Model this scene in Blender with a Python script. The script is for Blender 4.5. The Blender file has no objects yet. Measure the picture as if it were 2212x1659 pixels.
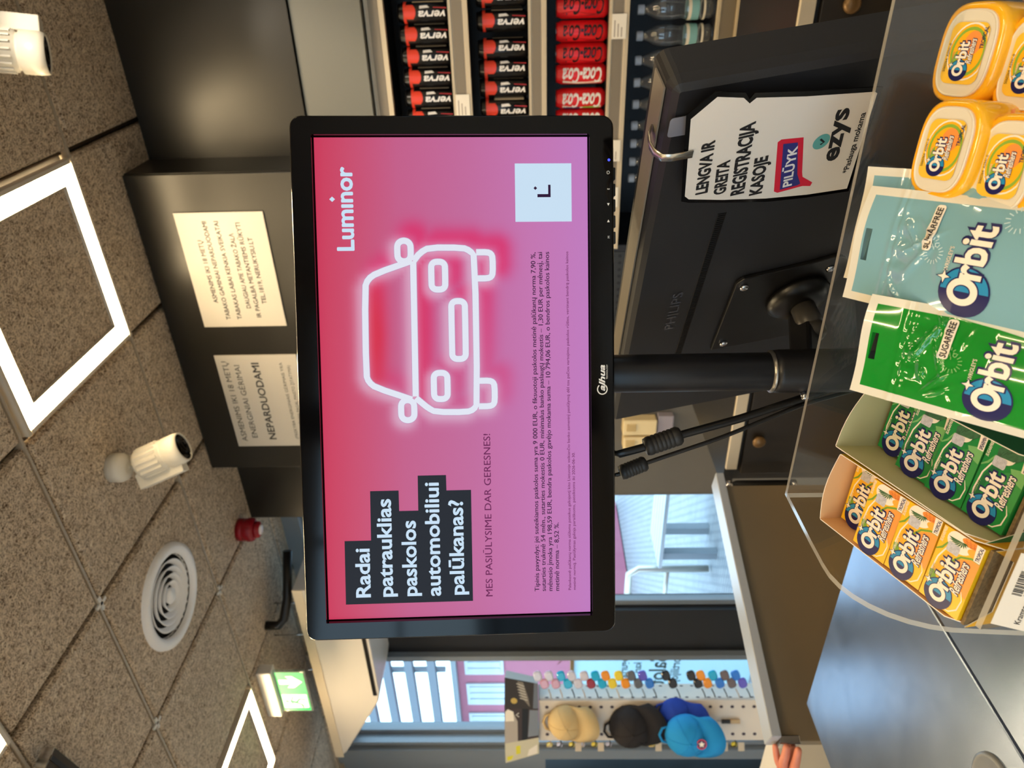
import bpy, bmesh, math, random
from mathutils import Vector, Matrix, Euler
random.seed(7)
S = bpy.context.scene
COL = S.collection
R = math.radians

# ------------------------------------------------------------------ camera, world, exposure
cam_d = bpy.data.cameras.new('camera'); cam = bpy.data.objects.new('camera', cam_d); COL.objects.link(cam)
CAM = Vector((0, 0, 1.5))
_y, _p, _r = R(31.45), R(1.57), R(-.87)
_f = Vector((-math.sin(_y)*math.cos(_p), math.cos(_y)*math.cos(_p), math.sin(_p)))
_rt = Vector((math.cos(_y), math.sin(_y), 0)); _up = _rt.cross(_f)
_r2 = _rt*math.cos(_r) + _up*math.sin(_r); _u2 = -_rt*math.sin(_r) + _up*math.cos(_r)
cam.matrix_world = Matrix(((-_u2.x, _r2.x, -_f.x, CAM.x), (-_u2.y, _r2.y, -_f.y, CAM.y), (-_u2.z, _r2.z, -_f.z, CAM.z), (0, 0, 0, 1)))
cam_d.sensor_width = 36; cam_d.sensor_fit = 'HORIZONTAL'; cam_d.lens = 36*1557/2212
cam_d.clip_start = .02; cam_d.clip_end = 200
cam_d.dof.use_dof = True; cam_d.dof.focus_distance = .64; cam_d.dof.aperture_fstop = 11
S.camera = cam
S.view_settings.view_transform = 'Standard'; S.view_settings.look = 'None'
S.view_settings.gamma = 1; S.view_settings.use_curve_mapping = False
S.view_settings.exposure = 0.0
S.cycles.use_denoising = True
S.cycles.max_bounces = 10; S.cycles.transparent_max_bounces = 16; S.cycles.transmission_bounces = 8
S.cycles.sample_clamp_indirect = 6; S.cycles.caustics_reflective = False; S.cycles.caustics_refractive = False

W = bpy.data.worlds.new('sky'); S.world = W; W.use_nodes = True
_n = W.node_tree.nodes; _l = W.node_tree.links
_bg = _n['Background']; _sky = _n.new('ShaderNodeTexSky'); _sky.sky_type = 'HOSEK_WILKIE'
_sky.sun_direction = (.25, .35, .9); _sky.turbidity = 3.0; _sky.ground_albedo = .5
_mx = _n.new('ShaderNodeMix'); _mx.data_type = 'RGBA'; _mx.inputs[0].default_value = .72
_mx.inputs[7].default_value = (.55, .80, 1.0, 1)
_l.new(_sky.outputs[0], _mx.inputs[6]); _l.new(_mx.outputs[2], _bg.inputs[0]); _bg.inputs[1].default_value = 6.2

_sun = bpy.data.lights.new('sun', 'SUN'); _sun.energy = .8; _sun.angle = R(2); _sun.color = (1, .97, .92)
_so = bpy.data.objects.new('sun', _sun); COL.objects.link(_so); _so.rotation_euler = (R(38), R(-10), R(20))

# ------------------------------------------------------------------ materials
def lin(c):
    c = c/255
    return c/12.92 if c <= .04045 else ((c+.055)/1.055)**2.4
def rgb(r, g, b): return (lin(r), lin(g), lin(b), 1)
MATS = {}
def mat(name, c=None, rough=.5, metal=0, emit=None, es=1, coat=0, spec=.5, bump=None, trans=0, ior=1.45, var=0, vs=40):
    if name in MATS: return MATS[name]
    m = bpy.data.materials.new(name); m.use_nodes = True; nt = m.node_tree; b = nt.nodes['Principled BSDF']
    col = rgb(*c) if c else (0, 0, 0, 1)
    b.inputs['Base Color'].default_value = col
    b.inputs['Roughness'].default_value = rough; b.inputs['Metallic'].default_value = metal
    b.inputs['Specular IOR Level'].default_value = spec; b.inputs['Coat Weight'].default_value = coat
    b.inputs['Transmission Weight'].default_value = trans; b.inputs['IOR'].default_value = ior
    if emit:
        b.inputs['Emission Color'].default_value = rgb(*emit); b.inputs['Emission Strength'].default_value = es
    tc = None
    if var or bump:
        tc = nt.nodes.new('ShaderNodeTexCoord'); nz = nt.nodes.new('ShaderNodeTexNoise')
        nz.inputs['Scale'].default_value = vs; nz.inputs['Detail'].default_value = 5
        nt.links.new(tc.outputs['Object'], nz.inputs['Vector'])
        if var:
            r = nt.nodes.new('ShaderNodeValToRGB'); r.color_ramp.elements[0].position = .3; r.color_ramp.elements[1].position = .7
            r.color_ramp.elements[0].color = [x*(1-var) for x in col[:3]]+[1]; r.color_ramp.elements[1].color = [min(1, x*(1+var)) for x in col[:3]]+[1]
            nt.links.new(nz.outputs[0], r.inputs[0]); nt.links.new(r.outputs[0], b.inputs['Base Color'])
        if bump:
            bp = nt.nodes.new('ShaderNodeBump'); bp.inputs['Strength'].default_value = bump; bp.inputs['Distance'].default_value = .002
            nt.links.new(nz.outputs[0], bp.inputs['Height']); nt.links.new(bp.outputs[0], b.inputs['Normal'])
    MATS[name] = m
    return m
def clear(name, tint=(1, 1, 1), gloss=.9, haze=0, rough=.02, hz=(200, 205, 215)):
    """thin clear sheet: straight-through with a Fresnel reflection and a little surface haze"""
    if name in MATS: return MATS[name]
    m = bpy.data.materials.new(name); m.use_nodes = True; nt = m.node_tree; nt.nodes.remove(nt.nodes['Principled BSDF'])
    out = nt.nodes['Material Output']; t = nt.nodes.new('ShaderNodeBsdfTransparent'); t.inputs[0].default_value = (*tint, 1)
    g = nt.nodes.new('ShaderNodeBsdfGlossy'); g.inputs['Roughness'].default_value = rough
    d = nt.nodes.new('ShaderNodeBsdfDiffuse'); d.inputs[0].default_value = rgb(*hz)
    fr = nt.nodes.new('ShaderNodeFresnel'); fr.inputs[0].default_value = 1.45
    ge = nt.nodes.new('ShaderNodeNewGeometry'); ma = nt.nodes.new('ShaderNodeMapRange'); ma.inputs[3].default_value = 1.45; ma.inputs[4].default_value = 1/1.45
    nt.links.new(ge.outputs['Backfacing'], ma.inputs[0]); nt.links.new(ma.outputs[0], fr.inputs[0])
    mu = nt.nodes.new('ShaderNodeMath'); mu.operation = 'MULTIPLY'; mu.inputs[1].default_value = gloss
    nt.links.new(fr.outputs[0], mu.inputs[0])
    m0 = nt.nodes.new('ShaderNodeMixShader'); m0.inputs[0].default_value = haze
    nt.links.new(t.outputs[0], m0.inputs[1]); nt.links.new(d.outputs[0], m0.inputs[2])
    m1 = nt.nodes.new('ShaderNodeMixShader'); nt.links.new(mu.outputs[0], m1.inputs[0])
    nt.links.new(m0.outputs[0], m1.inputs[1]); nt.links.new(g.outputs[0], m1.inputs[2]); nt.links.new(m1.outputs[0], out.inputs[0])
    MATS[name] = m
    return m
def translucent(name, c, back=.6):
    m = mat(name, c, .6); nt = m.node_tree; b = nt.nodes['Principled BSDF']; out = nt.nodes['Material Output']
    t = nt.nodes.new('ShaderNodeBsdfTranslucent'); t.inputs[0].default_value = rgb(*c); x = nt.nodes.new('ShaderNodeMixShader'); x.inputs[0].default_value = back
    nt.links.new(b.outputs[0], x.inputs[1]); nt.links.new(t.outputs[0], x.inputs[2]); nt.links.new(x.outputs[0], out.inputs[0]); return m
def wood_wool():
    m = bpy.data.materials.new('wood_wool'); m.use_nodes = True; nt = m.node_tree; b = nt.nodes['Principled BSDF']; N = nt.nodes.new; L = nt.links.new
    tc = N('ShaderNodeTexCoord'); prev = None
    for k in range(6):
        m0 = N('ShaderNodeMapping'); m0.inputs['Rotation'].default_value = (0, 0, k*.55+.3); L(tc.outputs['Object'], m0.inputs[0])
        mp = N('ShaderNodeMapping'); mp.inputs['Scale'].default_value = (96, 17, 30); mp.inputs['Location'].default_value = (k*3.1, k*1.7, k*.9)
        L(m0.outputs[0], mp.inputs[0])
        nz = N('ShaderNodeTexNoise'); nz.inputs['Scale'].default_value = 1.6; nz.inputs['Detail'].default_value = 1.5; nz.inputs['Distortion'].default_value = .9
        L(mp.outputs[0], nz.inputs['Vector'])
        s = N('ShaderNodeMath'); s.operation = 'SUBTRACT'; s.inputs[1].default_value = .5; L(nz.outputs[0], s.inputs[0])
        a = N('ShaderNodeMath'); a.operation = 'ABSOLUTE'; L(s.outputs[0], a.inputs[0])
        r = N('ShaderNodeMapRange'); r.inputs[1].default_value = .0; r.inputs[2].default_value = .03; r.inputs[3].default_value = 1-.07*k; r.inputs[4].default_value = 0
        L(a.outputs[0], r.inputs[0])
        if prev is None: prev = r
        else:
            mx = N('ShaderNodeMath'); mx.operation = 'MAXIMUM'; L(prev.outputs[0], mx.inputs[0]); L(r.outputs[0], mx.inputs[1]); prev = mx
    rp = N('ShaderNodeValToRGB'); e = rp.color_ramp.elements
    e[0].position = .0; e[0].color = rgb(98, 77, 58); e[1].position = .8; e[1].color = rgb(250, 236, 214)
    x = e.new(.3); x.color = rgb(212, 188, 160)
    L(prev.outputs[0], rp.inputs[0]); L(rp.outputs[0], b.inputs['Base Color']); b.inputs['Roughness'].default_value = .9; b.inputs['Specular IOR Level'].default_value = .1
    bp = N('ShaderNodeBump'); bp.inputs['Strength'].default_value = .6; bp.inputs['Distance'].default_value = .003
    L(prev.outputs[0], bp.inputs['Height']); L(bp.outputs[0], b.inputs['Normal'])
    return m
def paving():
    m = bpy.data.materials.new('paving'); m.use_nodes = True; nt = m.node_tree; b = nt.nodes['Principled BSDF']; N = nt.nodes.new; L = nt.links.new
    tc = N('ShaderNodeTexCoord'); br = N('ShaderNodeTexBrick'); br.inputs['Scale'].default_value = 5; br.inputs['Mortar Size'].default_value = .03
    br.inputs['Color1'].default_value = rgb(160, 164, 166); br.inputs['Color2'].default_value = rgb(150, 154, 158); br.inputs['Mortar'].default_value = rgb(84, 92, 102)
    L(tc.outputs['Object'], br.inputs[0]); L(br.outputs[0], b.inputs['Base Color']); b.inputs['Roughness'].default_value = .8
    return m

# ------------------------------------------------------------------ mesh builder
_tcache = {}
def glyphs(s, bold=0.0, shear=0.0, sp=1.0):
    key = (s, bold, shear, sp)
    if key in _tcache: return _tcache[key]
    c = bpy.data.curves.new('t', 'FONT'); c.body = s; c.size = 1; c.offset = bold; c.shear = shear; c.space_character = sp
    c.resolution_u = 3; c.fill_mode = 'FRONT'
    o = bpy.data.objects.new('t', c); COL.objects.link(o)
    dg = bpy.context.evaluated_depsgraph_get(); me = bpy.data.meshes.new_from_object(o.evaluated_get(dg))
    vs = [(v.co.x, v.co.y) for v in me.vertices]; fs = [tuple(p.vertices) for p in me.polygons]
    bpy.data.objects.remove(o); bpy.data.curves.remove(c); bpy.data.meshes.remove(me)
    x0 = min([v[0] for v in vs] or [0]); x1 = max([v[0] for v in vs] or [1])
    _tcache[key] = (vs, fs, x0, x1)
    return _tcache[key]
def plane_fn(M): return lambda x, y, z: M @ Vector((x, y, z))
class MB:
    def __init__(s): s.v = []; s.f = []; s.m = []; s.mats = []; s.sm = []
    def mi(s, m):
        if m not in s.mats: s.mats.append(m)
        return s.mats.index(m)
    def face(s, pts, m, smooth=False):
        i = len(s.v); s.v += [Vector(p) for p in pts]; s.f.append(list(range(i, i+len(pts)))); s.m.append(s.mi(m)); s.sm.append(smooth)
    def mesh(s, vs, fs, m, smooth=False):
        i = len(s.v); s.v += [Vector(p) for p in vs]
        for f in fs: s.f.append([i+k for k in f]); s.m.append(s.mi(m)); s.sm.append(smooth)
    def box(s, c, d, m, M=None, top=None):
        """centre c, full size d; top = (sx, sy) scale of the upper face"""
        x, y, z = d[0]/2, d[1]/2, d[2]/2; a, b = top or (1, 1)
        vs = [Vector(c)+Vector(p) for p in ((-x, -y, -z), (x, -y, -z), (x, y, -z), (-x, y, -z), (-x*a, -y*b, z), (x*a, -y*b, z), (x*a, y*b, z), (-x*a, y*b, z))]
        if M: vs = [M @ v for v in vs]
        s.mesh(vs, [(3, 2, 1, 0), (4, 5, 6, 7), (0, 1, 5, 4), (1, 2, 6, 5), (2, 3, 7, 6), (3, 0, 4, 7)], m)
    def bbox(s, a, b, m, M=None): s.box([(a[i]+b[i])/2 for i in range(3)], [abs(b[i]-a[i]) for i in range(3)], m, M)
    def rbox(s, c, d, r, m, M=None, seg=4, ch=0):
        """box whose vertical edges are rounded (radius r), with a chamfer ch on top and bottom rims"""
        def ring(k, z): return [Vector((c[0]+x, c[1]+y, z)) for x, y in rrect(0, 0, d[0]-2*k, d[1]-2*k, max(r-k, .0002), seg)]
        z0, z1 = c[2]-d[2]/2, c[2]+d[2]/2
        rs = [ring(ch, z0), ring(0, z0+ch), ring(0, z1-ch), ring(ch, z1)] if ch else [ring(0, z0), ring(0, z1)]
        s.loft(rs, m, M, cap=True, smooth=False)
    def loft(s, rings, m, M=None, cap=True, closed=True, smooth=True):
        n = len(rings[0]); vs = [v for r_ in rings for v in r_]
        if M: vs = [M @ Vector(v) for v in vs]
        fs = []
        for a in range(len(rings)-1):
            for i in range(n if closed else n-1):
                j = (i+1) % n; fs.append((a*n+i, a*n+j, (a+1)*n+j, (a+1)*n+i))
        s.mesh(vs, fs, m, smooth)
        if cap:
            s.face(vs[:n][::-1], m); s.face(vs[-n:], m)
    def lathe(s, prof, m, M=None, seg=24, cap=True, smooth=True):
        s.loft([[Vector((r_*math.cos(2*math.pi*i/seg), r_*math.sin(2*math.pi*i/seg), z)) for i in range(seg)] for r_, z in prof], m, M, cap, True, smooth)
    def tube(s, path, r, m, seg=10, cap=True):
        P = [Vector(p) for p in path]; rings = []; up = Vector((.13, .21, .97))
        for i, p in enumerate(P):
            t = (P[min(i+1, len(P)-1)]-P[max(i-1, 0)]).normalized(); a = t.cross(up)
            if a.length < .05: a = t.cross(Vector((1, 0, 0)))
            a.normalize(); b = t.cross(a); rr = r[i] if isinstance(r, (list, tuple)) else r
            rings.append([p+a*rr*math.cos(2*math.pi*k/seg)+b*rr*math.sin(2*math.pi*k/seg) for k in range(seg)])
        s.loft(rings, m, None, cap)
    def p2(s, pts, m, fn, z=0, sub=0):
        """filled 2-D outline laid on a surface by fn"""
        if not sub: s.face([fn(x, y, z) for x, y in pts], m); return
        cx = sum(p[0] for p in pts)/len(pts); cy = sum(p[1] for p in pts)/len(pts)
        tr = [((cx, cy), pts[i], pts[(i+1) % len(pts)]) for i in range(len(pts))]
        s.tris(tr, m, fn, z, sub)
    def tris(s, tr, m, fn, z, sub):
        for _ in range(sub):
            t2 = []
            for a, b, c in tr:
                ab = ((a[0]+b[0])/2, (a[1]+b[1])/2); bc = ((c[0]+b[0])/2, (c[1]+b[1])/2); ca = ((a[0]+c[0])/2, (a[1]+c[1])/2)
                t2 += [(a, ab, ca), (ab, b, bc), (ca, bc, c), (ab, bc, ca)]
            tr = t2
        for t in tr: s.face([fn(x, y, z) for x, y in t], m)
    def text(s, t, x, y, size, m, fn, z=0, align='L', bold=0, shear=0, fit=None, sub=0, sp=1.0, rot=0, flip=1):
        if bold and (any(ch_ in t for ch_ in 'MWNmw') or 'Cola' in t):   # strokes thickened by stacked copies a hair apart
            vs, fs, x0, x1 = glyphs(t, 0, shear, sp); n8 = 2 if bold < .015 else 8; dz = size*1e-3
            lay = [(0, 0, 0)]+[(bold*math.cos(2*math.pi*k/n8), bold*math.sin(2*math.pi*k/n8), dz*(k+1)) for k in range(n8)]
        else: (vs, fs, x0, x1), lay = glyphs(t, bold, shear, sp), [(0, 0, 0)]
        w = x1-x0; sx = sy = size
        if fit: sx = fit/max(w, 1e-6)
        ox = {'L': -x0, 'C': -(x0+x1)/2, 'R': -x1}[align]; ca, sa = math.cos(rot), math.sin(rot)
        for dx, dy, dz in lay:
            P = [(flip*(a+dx+ox)*sx, (b+dy)*sy) for a, b in vs]; P = [(x+a*ca-b*sa, y+a*sa+b*ca) for a, b in P]
            if sub: s.tris([(P[f[0]], P[f[k]], P[f[k+1]]) for f in fs for k in range(1, len(f)-1)], m, fn, z+dz, sub)
            else: s.mesh([fn(a, b, z+dz) for a, b in P], fs, m)
    def stroke(s, path, w, m, fn, z=0, closed=False, taper=False):
        n = len(path); L = []; Rr = []
        for i in range(n):
            a = path[(i-1) % n] if closed or i > 0 else path[i]; b = path[(i+1) % n] if closed or i < n-1 else path[i]
            dx, dy = b[0]-a[0], b[1]-a[1]; q = math.hypot(dx, dy) or 1; k = w/2
            if taper: k *= math.sin(math.pi*(i+.6)/(n+.2))
            L.append((path[i][0]-dy/q*k, path[i][1]+dx/q*k)); Rr.append((path[i][0]+dy/q*k, path[i][1]-dx/q*k))
        for i in range(n if closed else n-1):
            j = (i+1) % n; s.face([fn(*L[i], z), fn(*Rr[i], z), fn(*Rr[j], z), fn(*L[j], z)], m)
    def build(s, name, parent=None, bevel=0, seg=2, merge=True, angle=35, subsurf=0):
        me = bpy.data.meshes.new(name); me.from_pydata([tuple(v) for v in s.v], [], s.f)
        for m in s.mats: me.materials.append(m)
        for p, mi, sm in zip(me.polygons, s.m, s.sm): p.material_index = mi; p.use_smooth = sm
        o = bpy.data.objects.new(name, me); COL.objects.link(o)
        if merge:
            bm = bmesh.new(); bm.from_mesh(me); bmesh.ops.remove_doubles(bm, verts=bm.verts, dist=1e-6); bm.to_mesh(me); bm.free()
        if bevel:
            b = o.modifiers.new('bevel', 'BEVEL'); b.width = bevel; b.segments = seg; b.limit_method = 'ANGLE'; b.angle_limit = R(angle)
        if subsurf:
            q = o.modifiers.new('sub', 'SUBSURF'); q.levels = q.render_levels = subsurf
        if parent: o.parent = parent
        return o
def rrect(cx, cy, w, h, r, seg=4):
    P = []
    for k, (sx, sy) in enumerate(((1, 1), (-1, 1), (-1, -1), (1, -1))):
        for i in range(seg+1):
            a = math.pi/2*(k+i/seg); P.append((cx+sx*(w/2-r)+r*math.cos(a), cy+sy*(h/2-r)+r*math.sin(a)))
    return P
def arc(cx, cy, rx, ry, a0, a1, n=16): return [(cx+rx*math.cos(R(a0+(a1-a0)*i/n)), cy+ry*math.sin(R(a0+(a1-a0)*i/n))) for i in range(n+1)]
def star(cx, cy, r, k=.38, n=4, ph=0): return [(cx+(r if i % 2 == 0 else r*k)*math.cos(ph+math.pi*i/n), cy+(r if i % 2 == 0 else r*k)*math.sin(ph+math.pi*i/n)) for i in range(2*n)]
def basis(ux, uy, o):
    ux = Vector(ux).normalized(); uy = Vector(uy); uy = (uy-ux*uy.dot(ux)).normalized(); uz = ux.cross(uy); o = Vector(o)
    return Matrix(((ux.x, uy.x, uz.x, o.x), (ux.y, uy.y, uz.y, o.y), (ux.z, uy.z, uz.z, o.z), (0, 0, 0, 1)))
def zxy(z, x, y, o):
    M = Matrix.Rotation(R(z), 4, 'Z') @ Matrix.Rotation(R(x), 4, 'X') @ Matrix.Rotation(R(y), 4, 'Y'); M.translation = Vector(o); return M
def along(p0, p1):
    p0, p1 = Vector(p0), Vector(p1); M = (p1-p0).to_track_quat('Z', 'Y').to_matrix().to_4x4(); M.translation = p0; return M, (p1-p0).length
def tag(o, label, cat, group=None):
    o['label'] = label; o['category'] = cat
    if group: o['group'] = group
    return o
def thing(name, label, cat, M=None, group=None):
    o = bpy.data.objects.new(name, None); o.empty_display_size = .05; COL.objects.link(o)
    if isinstance(M, Matrix): o.matrix_world = M
    elif M is not None: o.location = M
    return tag(o, label, cat, group)
def struct(o): o['kind'] = 'structure'; return o
def dup(o, M, label, group=None):
    r = o.copy(); COL.objects.link(r)
    if isinstance(M, Matrix): r.matrix_world = M
    else: r.location = M
    r['label'] = label
    if group: r['group'] = group
    def kids(a, b):
        for ch in list(a.children):
            c = ch.copy(); COL.objects.link(c); c.parent = b; kids(ch, c)
    kids(o, r)
    return r
I4 = Matrix.Identity(4)
black = mat('black_plastic', (14, 13, 14), .35); blackm = mat('black_matte', (20, 19, 20), .6); gloss_black = mat('gloss_black', (6, 5, 6), .07, spec=.28)
white = mat('white_plastic', (222, 218, 210), .45); alu = mat('aluminium', (196, 190, 178), .35, .8); chrome = mat('chrome', (200, 200, 205), .15, 1)
navy = mat('navy_ink', (25, 28, 88), .35); cream = mat('cream_ink', (246, 236, 220), .4); sky_ink = mat('sky_ink', (40, 150, 200), .35)
ink = mat('black_ink', (24, 24, 28), .6); paper = mat('paper', (236, 230, 220), .7)
# ------------------------------------------------------------------ the setting
H = 2.81
frame_grey = mat('frame_grey', (138, 145, 152), .4, .1); dark_frame = mat('dark_frame', (26, 26, 30), .35)
wall_m = mat('wall_paint', (214, 210, 204), .7); panel_grey = mat('panel_grey', (98, 95, 90), .42, var=.04, vs=6)
board = mat('bulkhead_board', (36, 34, 30), .32, var=.05, vs=5); header_m = mat('header_panel', (108, 108, 102), .5)
glass_m = clear('window_glass', (.93, .97, .98), .8, .0)
b = MB(); b.bbox((-5, -5.2, -.06), (3.4, 3.2, 0), mat('floor_tile', (214, 210, 204), .45, var=.06, vs=3)); struct(b.build('floor'))
# ceiling: wood-wool slabs laid in an exposed grid, LED cells left open
GX = [-1.664+.594*k for k in range(-6, 10)]; GY = [1.49-.435-.597*k for k in range(11, -1, -1)]+[1.49, 2.087, 2.684, 2.83]
LEDS = [(-1.07, 1.49), (-3.446, 1.49), (-1.664, .458), (1.306, 1.49), (-3.446, -.736), (.118, -.736), (-1.664, -1.93), (1.306, -2.527), (-3.446, -3.12), (-.476, -3.12), (1.9, -.139), (-2.258, -3.7)]  # after the first three, panels added out of view, partly to brighten the ceiling
ww = wood_wool(); b = MB(); g = .0105
for i in range(len(GX)-1):
    for j in range(len(GY)-1):
        if any(abs(GX[i]-x) < .02 and abs(GY[j]-y) < .02 for x, y in LEDS): continue
        x0, x1, y0, y1 = GX[i]+g, GX[i+1]-g, GY[j]+g, GY[j+1]-g; c = .009
        lo = [(x0+c, y0+c, H), (x1-c, y0+c, H), (x1-c, y1-c, H), (x0+c, y1-c, H)]; hi = [(x0, y0, H+c), (x1, y0, H+c), (x1, y1, H+c), (x0, y1, H+c)]; tp = [(x, y, H+.03) for x, y, z in hi]
        if abs(GX[i]+2.258) < .01 and abs(GY[j]-1.49) < .01:   # the tile with the round air vent cut out
            ctr = (-1.962, 1.79); cc = [(ctr[0]+.148*math.cos(2*math.pi*q/48+math.pi*1.25), ctr[1]+.148*math.sin(2*math.pi*q/48+math.pi*1.25), H) for q in range(48)]
            for s_ in range(4):
                A, B = Vector(lo[s_]), Vector(lo[(s_+1) % 4])
                for q in range(12): b.face([A.lerp(B, q/12), cc[(s_*12+q) % 48], cc[(s_*12+q+1) % 48], A.lerp(B, (q+1)/12)], ww)
        else: b.face(lo[::-1], ww)
        for A, B in ((lo, hi), (hi, tp)):
            for k in range(4): b.face([A[k], A[(k+1) % 4], B[(k+1) % 4], B[k]][::-1], ww)
b.bbox((-5.3, -5.3, H+.031), (3.7, 3.0, H+.09), mat('void', (30, 26, 22), .9)); struct(b.build('ceiling', merge=False))
b = MB(); tb = mat('grid_bar', (178, 168, 152), .5)
for x in GX: b.bbox((x-.003, -5, H+.022), (x+.003, 2.8, H+.03), mat('grid_dark', (60, 46, 34), .8))
for y in GY: b.bbox((-5, y-.0105, H+.001), (3.3, y-.0025, H+.03), tb)
struct(b.build('trim_1', merge=False))
b = MB()
for x, y in ((-1.664, 1.49), (-2.258, 1.49), (-2.258, 2.087)):
    for a in (0, 1):
        d = (.05, .011, .006) if a else (.011, .05, .006)
        b.box((x, y, H-.001), d, white)
struct(b.build('trim_2', merge=False))

# window wall (towards the forecourt)
b = MB(); Y0, Y1 = 2.8, 2.92
b.bbox((-5, Y0, 0), (-4.42, Y1, H), frame_grey); b.bbox((-3.57, Y0, 0), (-3.215, Y1, H), dark_frame)
b.bbox((-2.375, Y0, 0), (-2.1, Y1, H), panel_grey); b.bbox((-4.42, Y0, 2.72), (-2.375, Y1, H), frame_grey)
b.bbox((-4.42, Y0, 0), (-3.57, Y1, .06), frame_grey); b.bbox((-3.215, Y0, 0), (-2.375, Y1, .1), frame_grey)
struct(b.build('wall_back', merge=False))
b = MB()
b.bbox((-4.435, 2.765, 0), (-4.405, 2.8, 2.75), frame_grey); b.bbox((-3.60, 2.765, 0), (-3.56, 2.8, 2.75), frame_grey)
b.bbox((-4.45, 2.765, 2.70), (-3.215, 2.8, 2.75), frame_grey)
b.bbox((-4.60, 2.74, 0), (-4.455, 2.8, H), frame_grey)
struct(b.build('trim_3', merge=False))
def window(n, x0, x1, z0, z1):
    b = MB(); b.box(((x0+x1)/2, 2.86, (z0+z1)/2), (x1-x0, .008, z1-z0), glass_m); o = struct(b.build('window_%d' % n))
    f = MB(); t = .035
    f.bbox((x0, 2.84, z0), (x0+t, 2.88, z1), frame_grey); f.bbox((x1-t, 2.84, z0), (x1, 2.88, z1), frame_grey)
    f.bbox((x0+t, 2.84, z1-t), (x1-t, 2.88, z1), frame_grey); f.bbox((x0+t, 2.84, z0), (x1-t, 2.88, z0+t), frame_grey)
    f.build('window_frame', o, merge=False)
window(1, -4.42, -3.57, .06, 2.72); window(2, -3.215, -2.375, .1, 2.72)
# shop walls behind the bar and around the room
b = MB(); b.bbox((-2.115, 3.06, 0), (3.3, 3.18, H), mat('dark_wall', (40, 38, 36), .6)); b.bbox((-2.115, 2.51, 0), (-1.52, 3.06, 2.24), panel_grey)
struct(b.build('wall_right', merge=False))
b = MB(); b.bbox((-2.24, 2.51, 2.244), (3.3, 3.058, H), board); struct(b.build('trim_4'))
b = MB(); b.bbox((-1.1, 2.522, 2.017), (3.3, 2.60, 2.24), header_m); struct(b.build('trim_5'))
b = MB(); b.bbox((-5.12, -5.2, 0), (-5, 2.8, H), wall_m); struct(b.build('wall_left'))
b = MB(); b.bbox((3.3, -5.2, 0), (3.42, 2.8, H), wall_m); struct(b.build('wall_east'))
b = MB()
for x0, x1 in ((-5, -4.4), (-1.5, -1.2), (1.6, 2.0), (3.0, 3.3)): b.bbox((x0, -5.2, 0), (x1, -5.08, H), wall_m)
b.bbox((-4.4, -5.2, 2.6), (3.0, -5.08, H), wall_m); b.bbox((-4.4, -5.2, 0), (3.0, -5.08, .5), wall_m)
struct(b.build('wall_front', merge=False))
b = MB()
for x in (-3.4, -2.4, -1.35, -.3, .7, 2.5): b.bbox((x-.03, -5.16, .5), (x+.03, -5.1, 2.6), dark_frame)
for z in (1.1, 1.9): b.bbox((-4.4, -5.16, z-.02), (3.0, -5.1, z+.02), dark_frame)
struct(b.build('window_3', merge=False))

# outside: forecourt
b = MB(); b.bbox((-40, 2.93, -.12), (12, 40, -.02), paving()); b.bbox((-40, -30, -.12), (12, -5.21, -.02), mat('asphalt', (90, 92, 94), .9)); o = b.build('ground'); struct(o)
pink = mat('pink_facade', (164, 92, 112), .7, var=.04, vs=2); wht = mat('white_frame', (186, 190, 194), .5); louv = mat('louver', (92, 98, 108), .5)
t = thing('pink_building', 'pink building with white-barred windows seen through the narrow window', 'building', (-11, 7.2, 0))
b = MB(); b.bbox((-3, 0, 0), (2.2, 3, 2.72), pink); b.build('facade', t)
for x, z0, z1 in ((.1, 1.95, 2.6), (.85, 1.8, 2.6), (1.6, 2.0, 2.6)):
    b = MB(); b.bbox((x-.26, -.03, z0), (x+.26, -.005, z1), wht)
    for k in range(3): b.bbox((x-.2+.15*k, -.045, z0+.05), (x-.1+.15*k, -.032, z1-.05), mat('pale_pane', (176, 186, 198), .2))
    b.build('window', t, merge=False)
b = MB(); b.bbox((-3, -.12, 2.72), (2.2, .3, 2.80), frame_grey); b.build('roof_edge', t)
t = thing('louvre_canopy', 'row of dark horizontal louvres against the bright sky above the pink building', 'canopy', (-11, 6.6, 0))
for k, z in enumerate((2.98, 3.30, 3.62, 3.94, 4.26, 4.6)):
    b = MB(); b.box((0, 0, z), (7, .12, .115), louv, Matrix.Rotation(R(0), 4, 'X')); b.build('louvre', t)
for x in (-1.6, .3, 2.1):
    b = MB(); b.bbox((x-.03, .07, 2.8), (x+.03, .13, 5), louv); b.build('post', t)
b = MB(); b.bbox((-1.5, .14, 0), (-1.3, .3, 5), louv); b.build('column', t)
t = thing('window_poster', 'pale blue poster with reversed lettering behind the sunglasses tower', 'poster', (-3.99, 2.95, 0))
b = MB(); b.bbox((-.42, 0, .15), (.42, .012, 1.262), translucent('poster_blue', (222, 240, 246), .75)); b.build('sheet', t)
gi = mat('poster_grey', (96, 128, 142), .6); fn = lambda x, y, z: Vector((x, -.001-z, y))
for s_, y, sz in (('jogurtas', .925, .075), ('kari', .84, .07), ('Salotos', .685, .15), ('tortilijoje', .60, .08)):
    b = MB(); b.text(s_, .20 if s_ != 'kari' else .13, y, sz, gi, fn, 0, 'L', .02, flip=-1); b.build('text_line', t, merge=False)
b = MB(); b.bbox((-.42, -.004, 1.262), (.42, .02, 1.285), mat('pale_wood', (190, 150, 100), .6)); b.build('wooden_rail', t)
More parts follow.
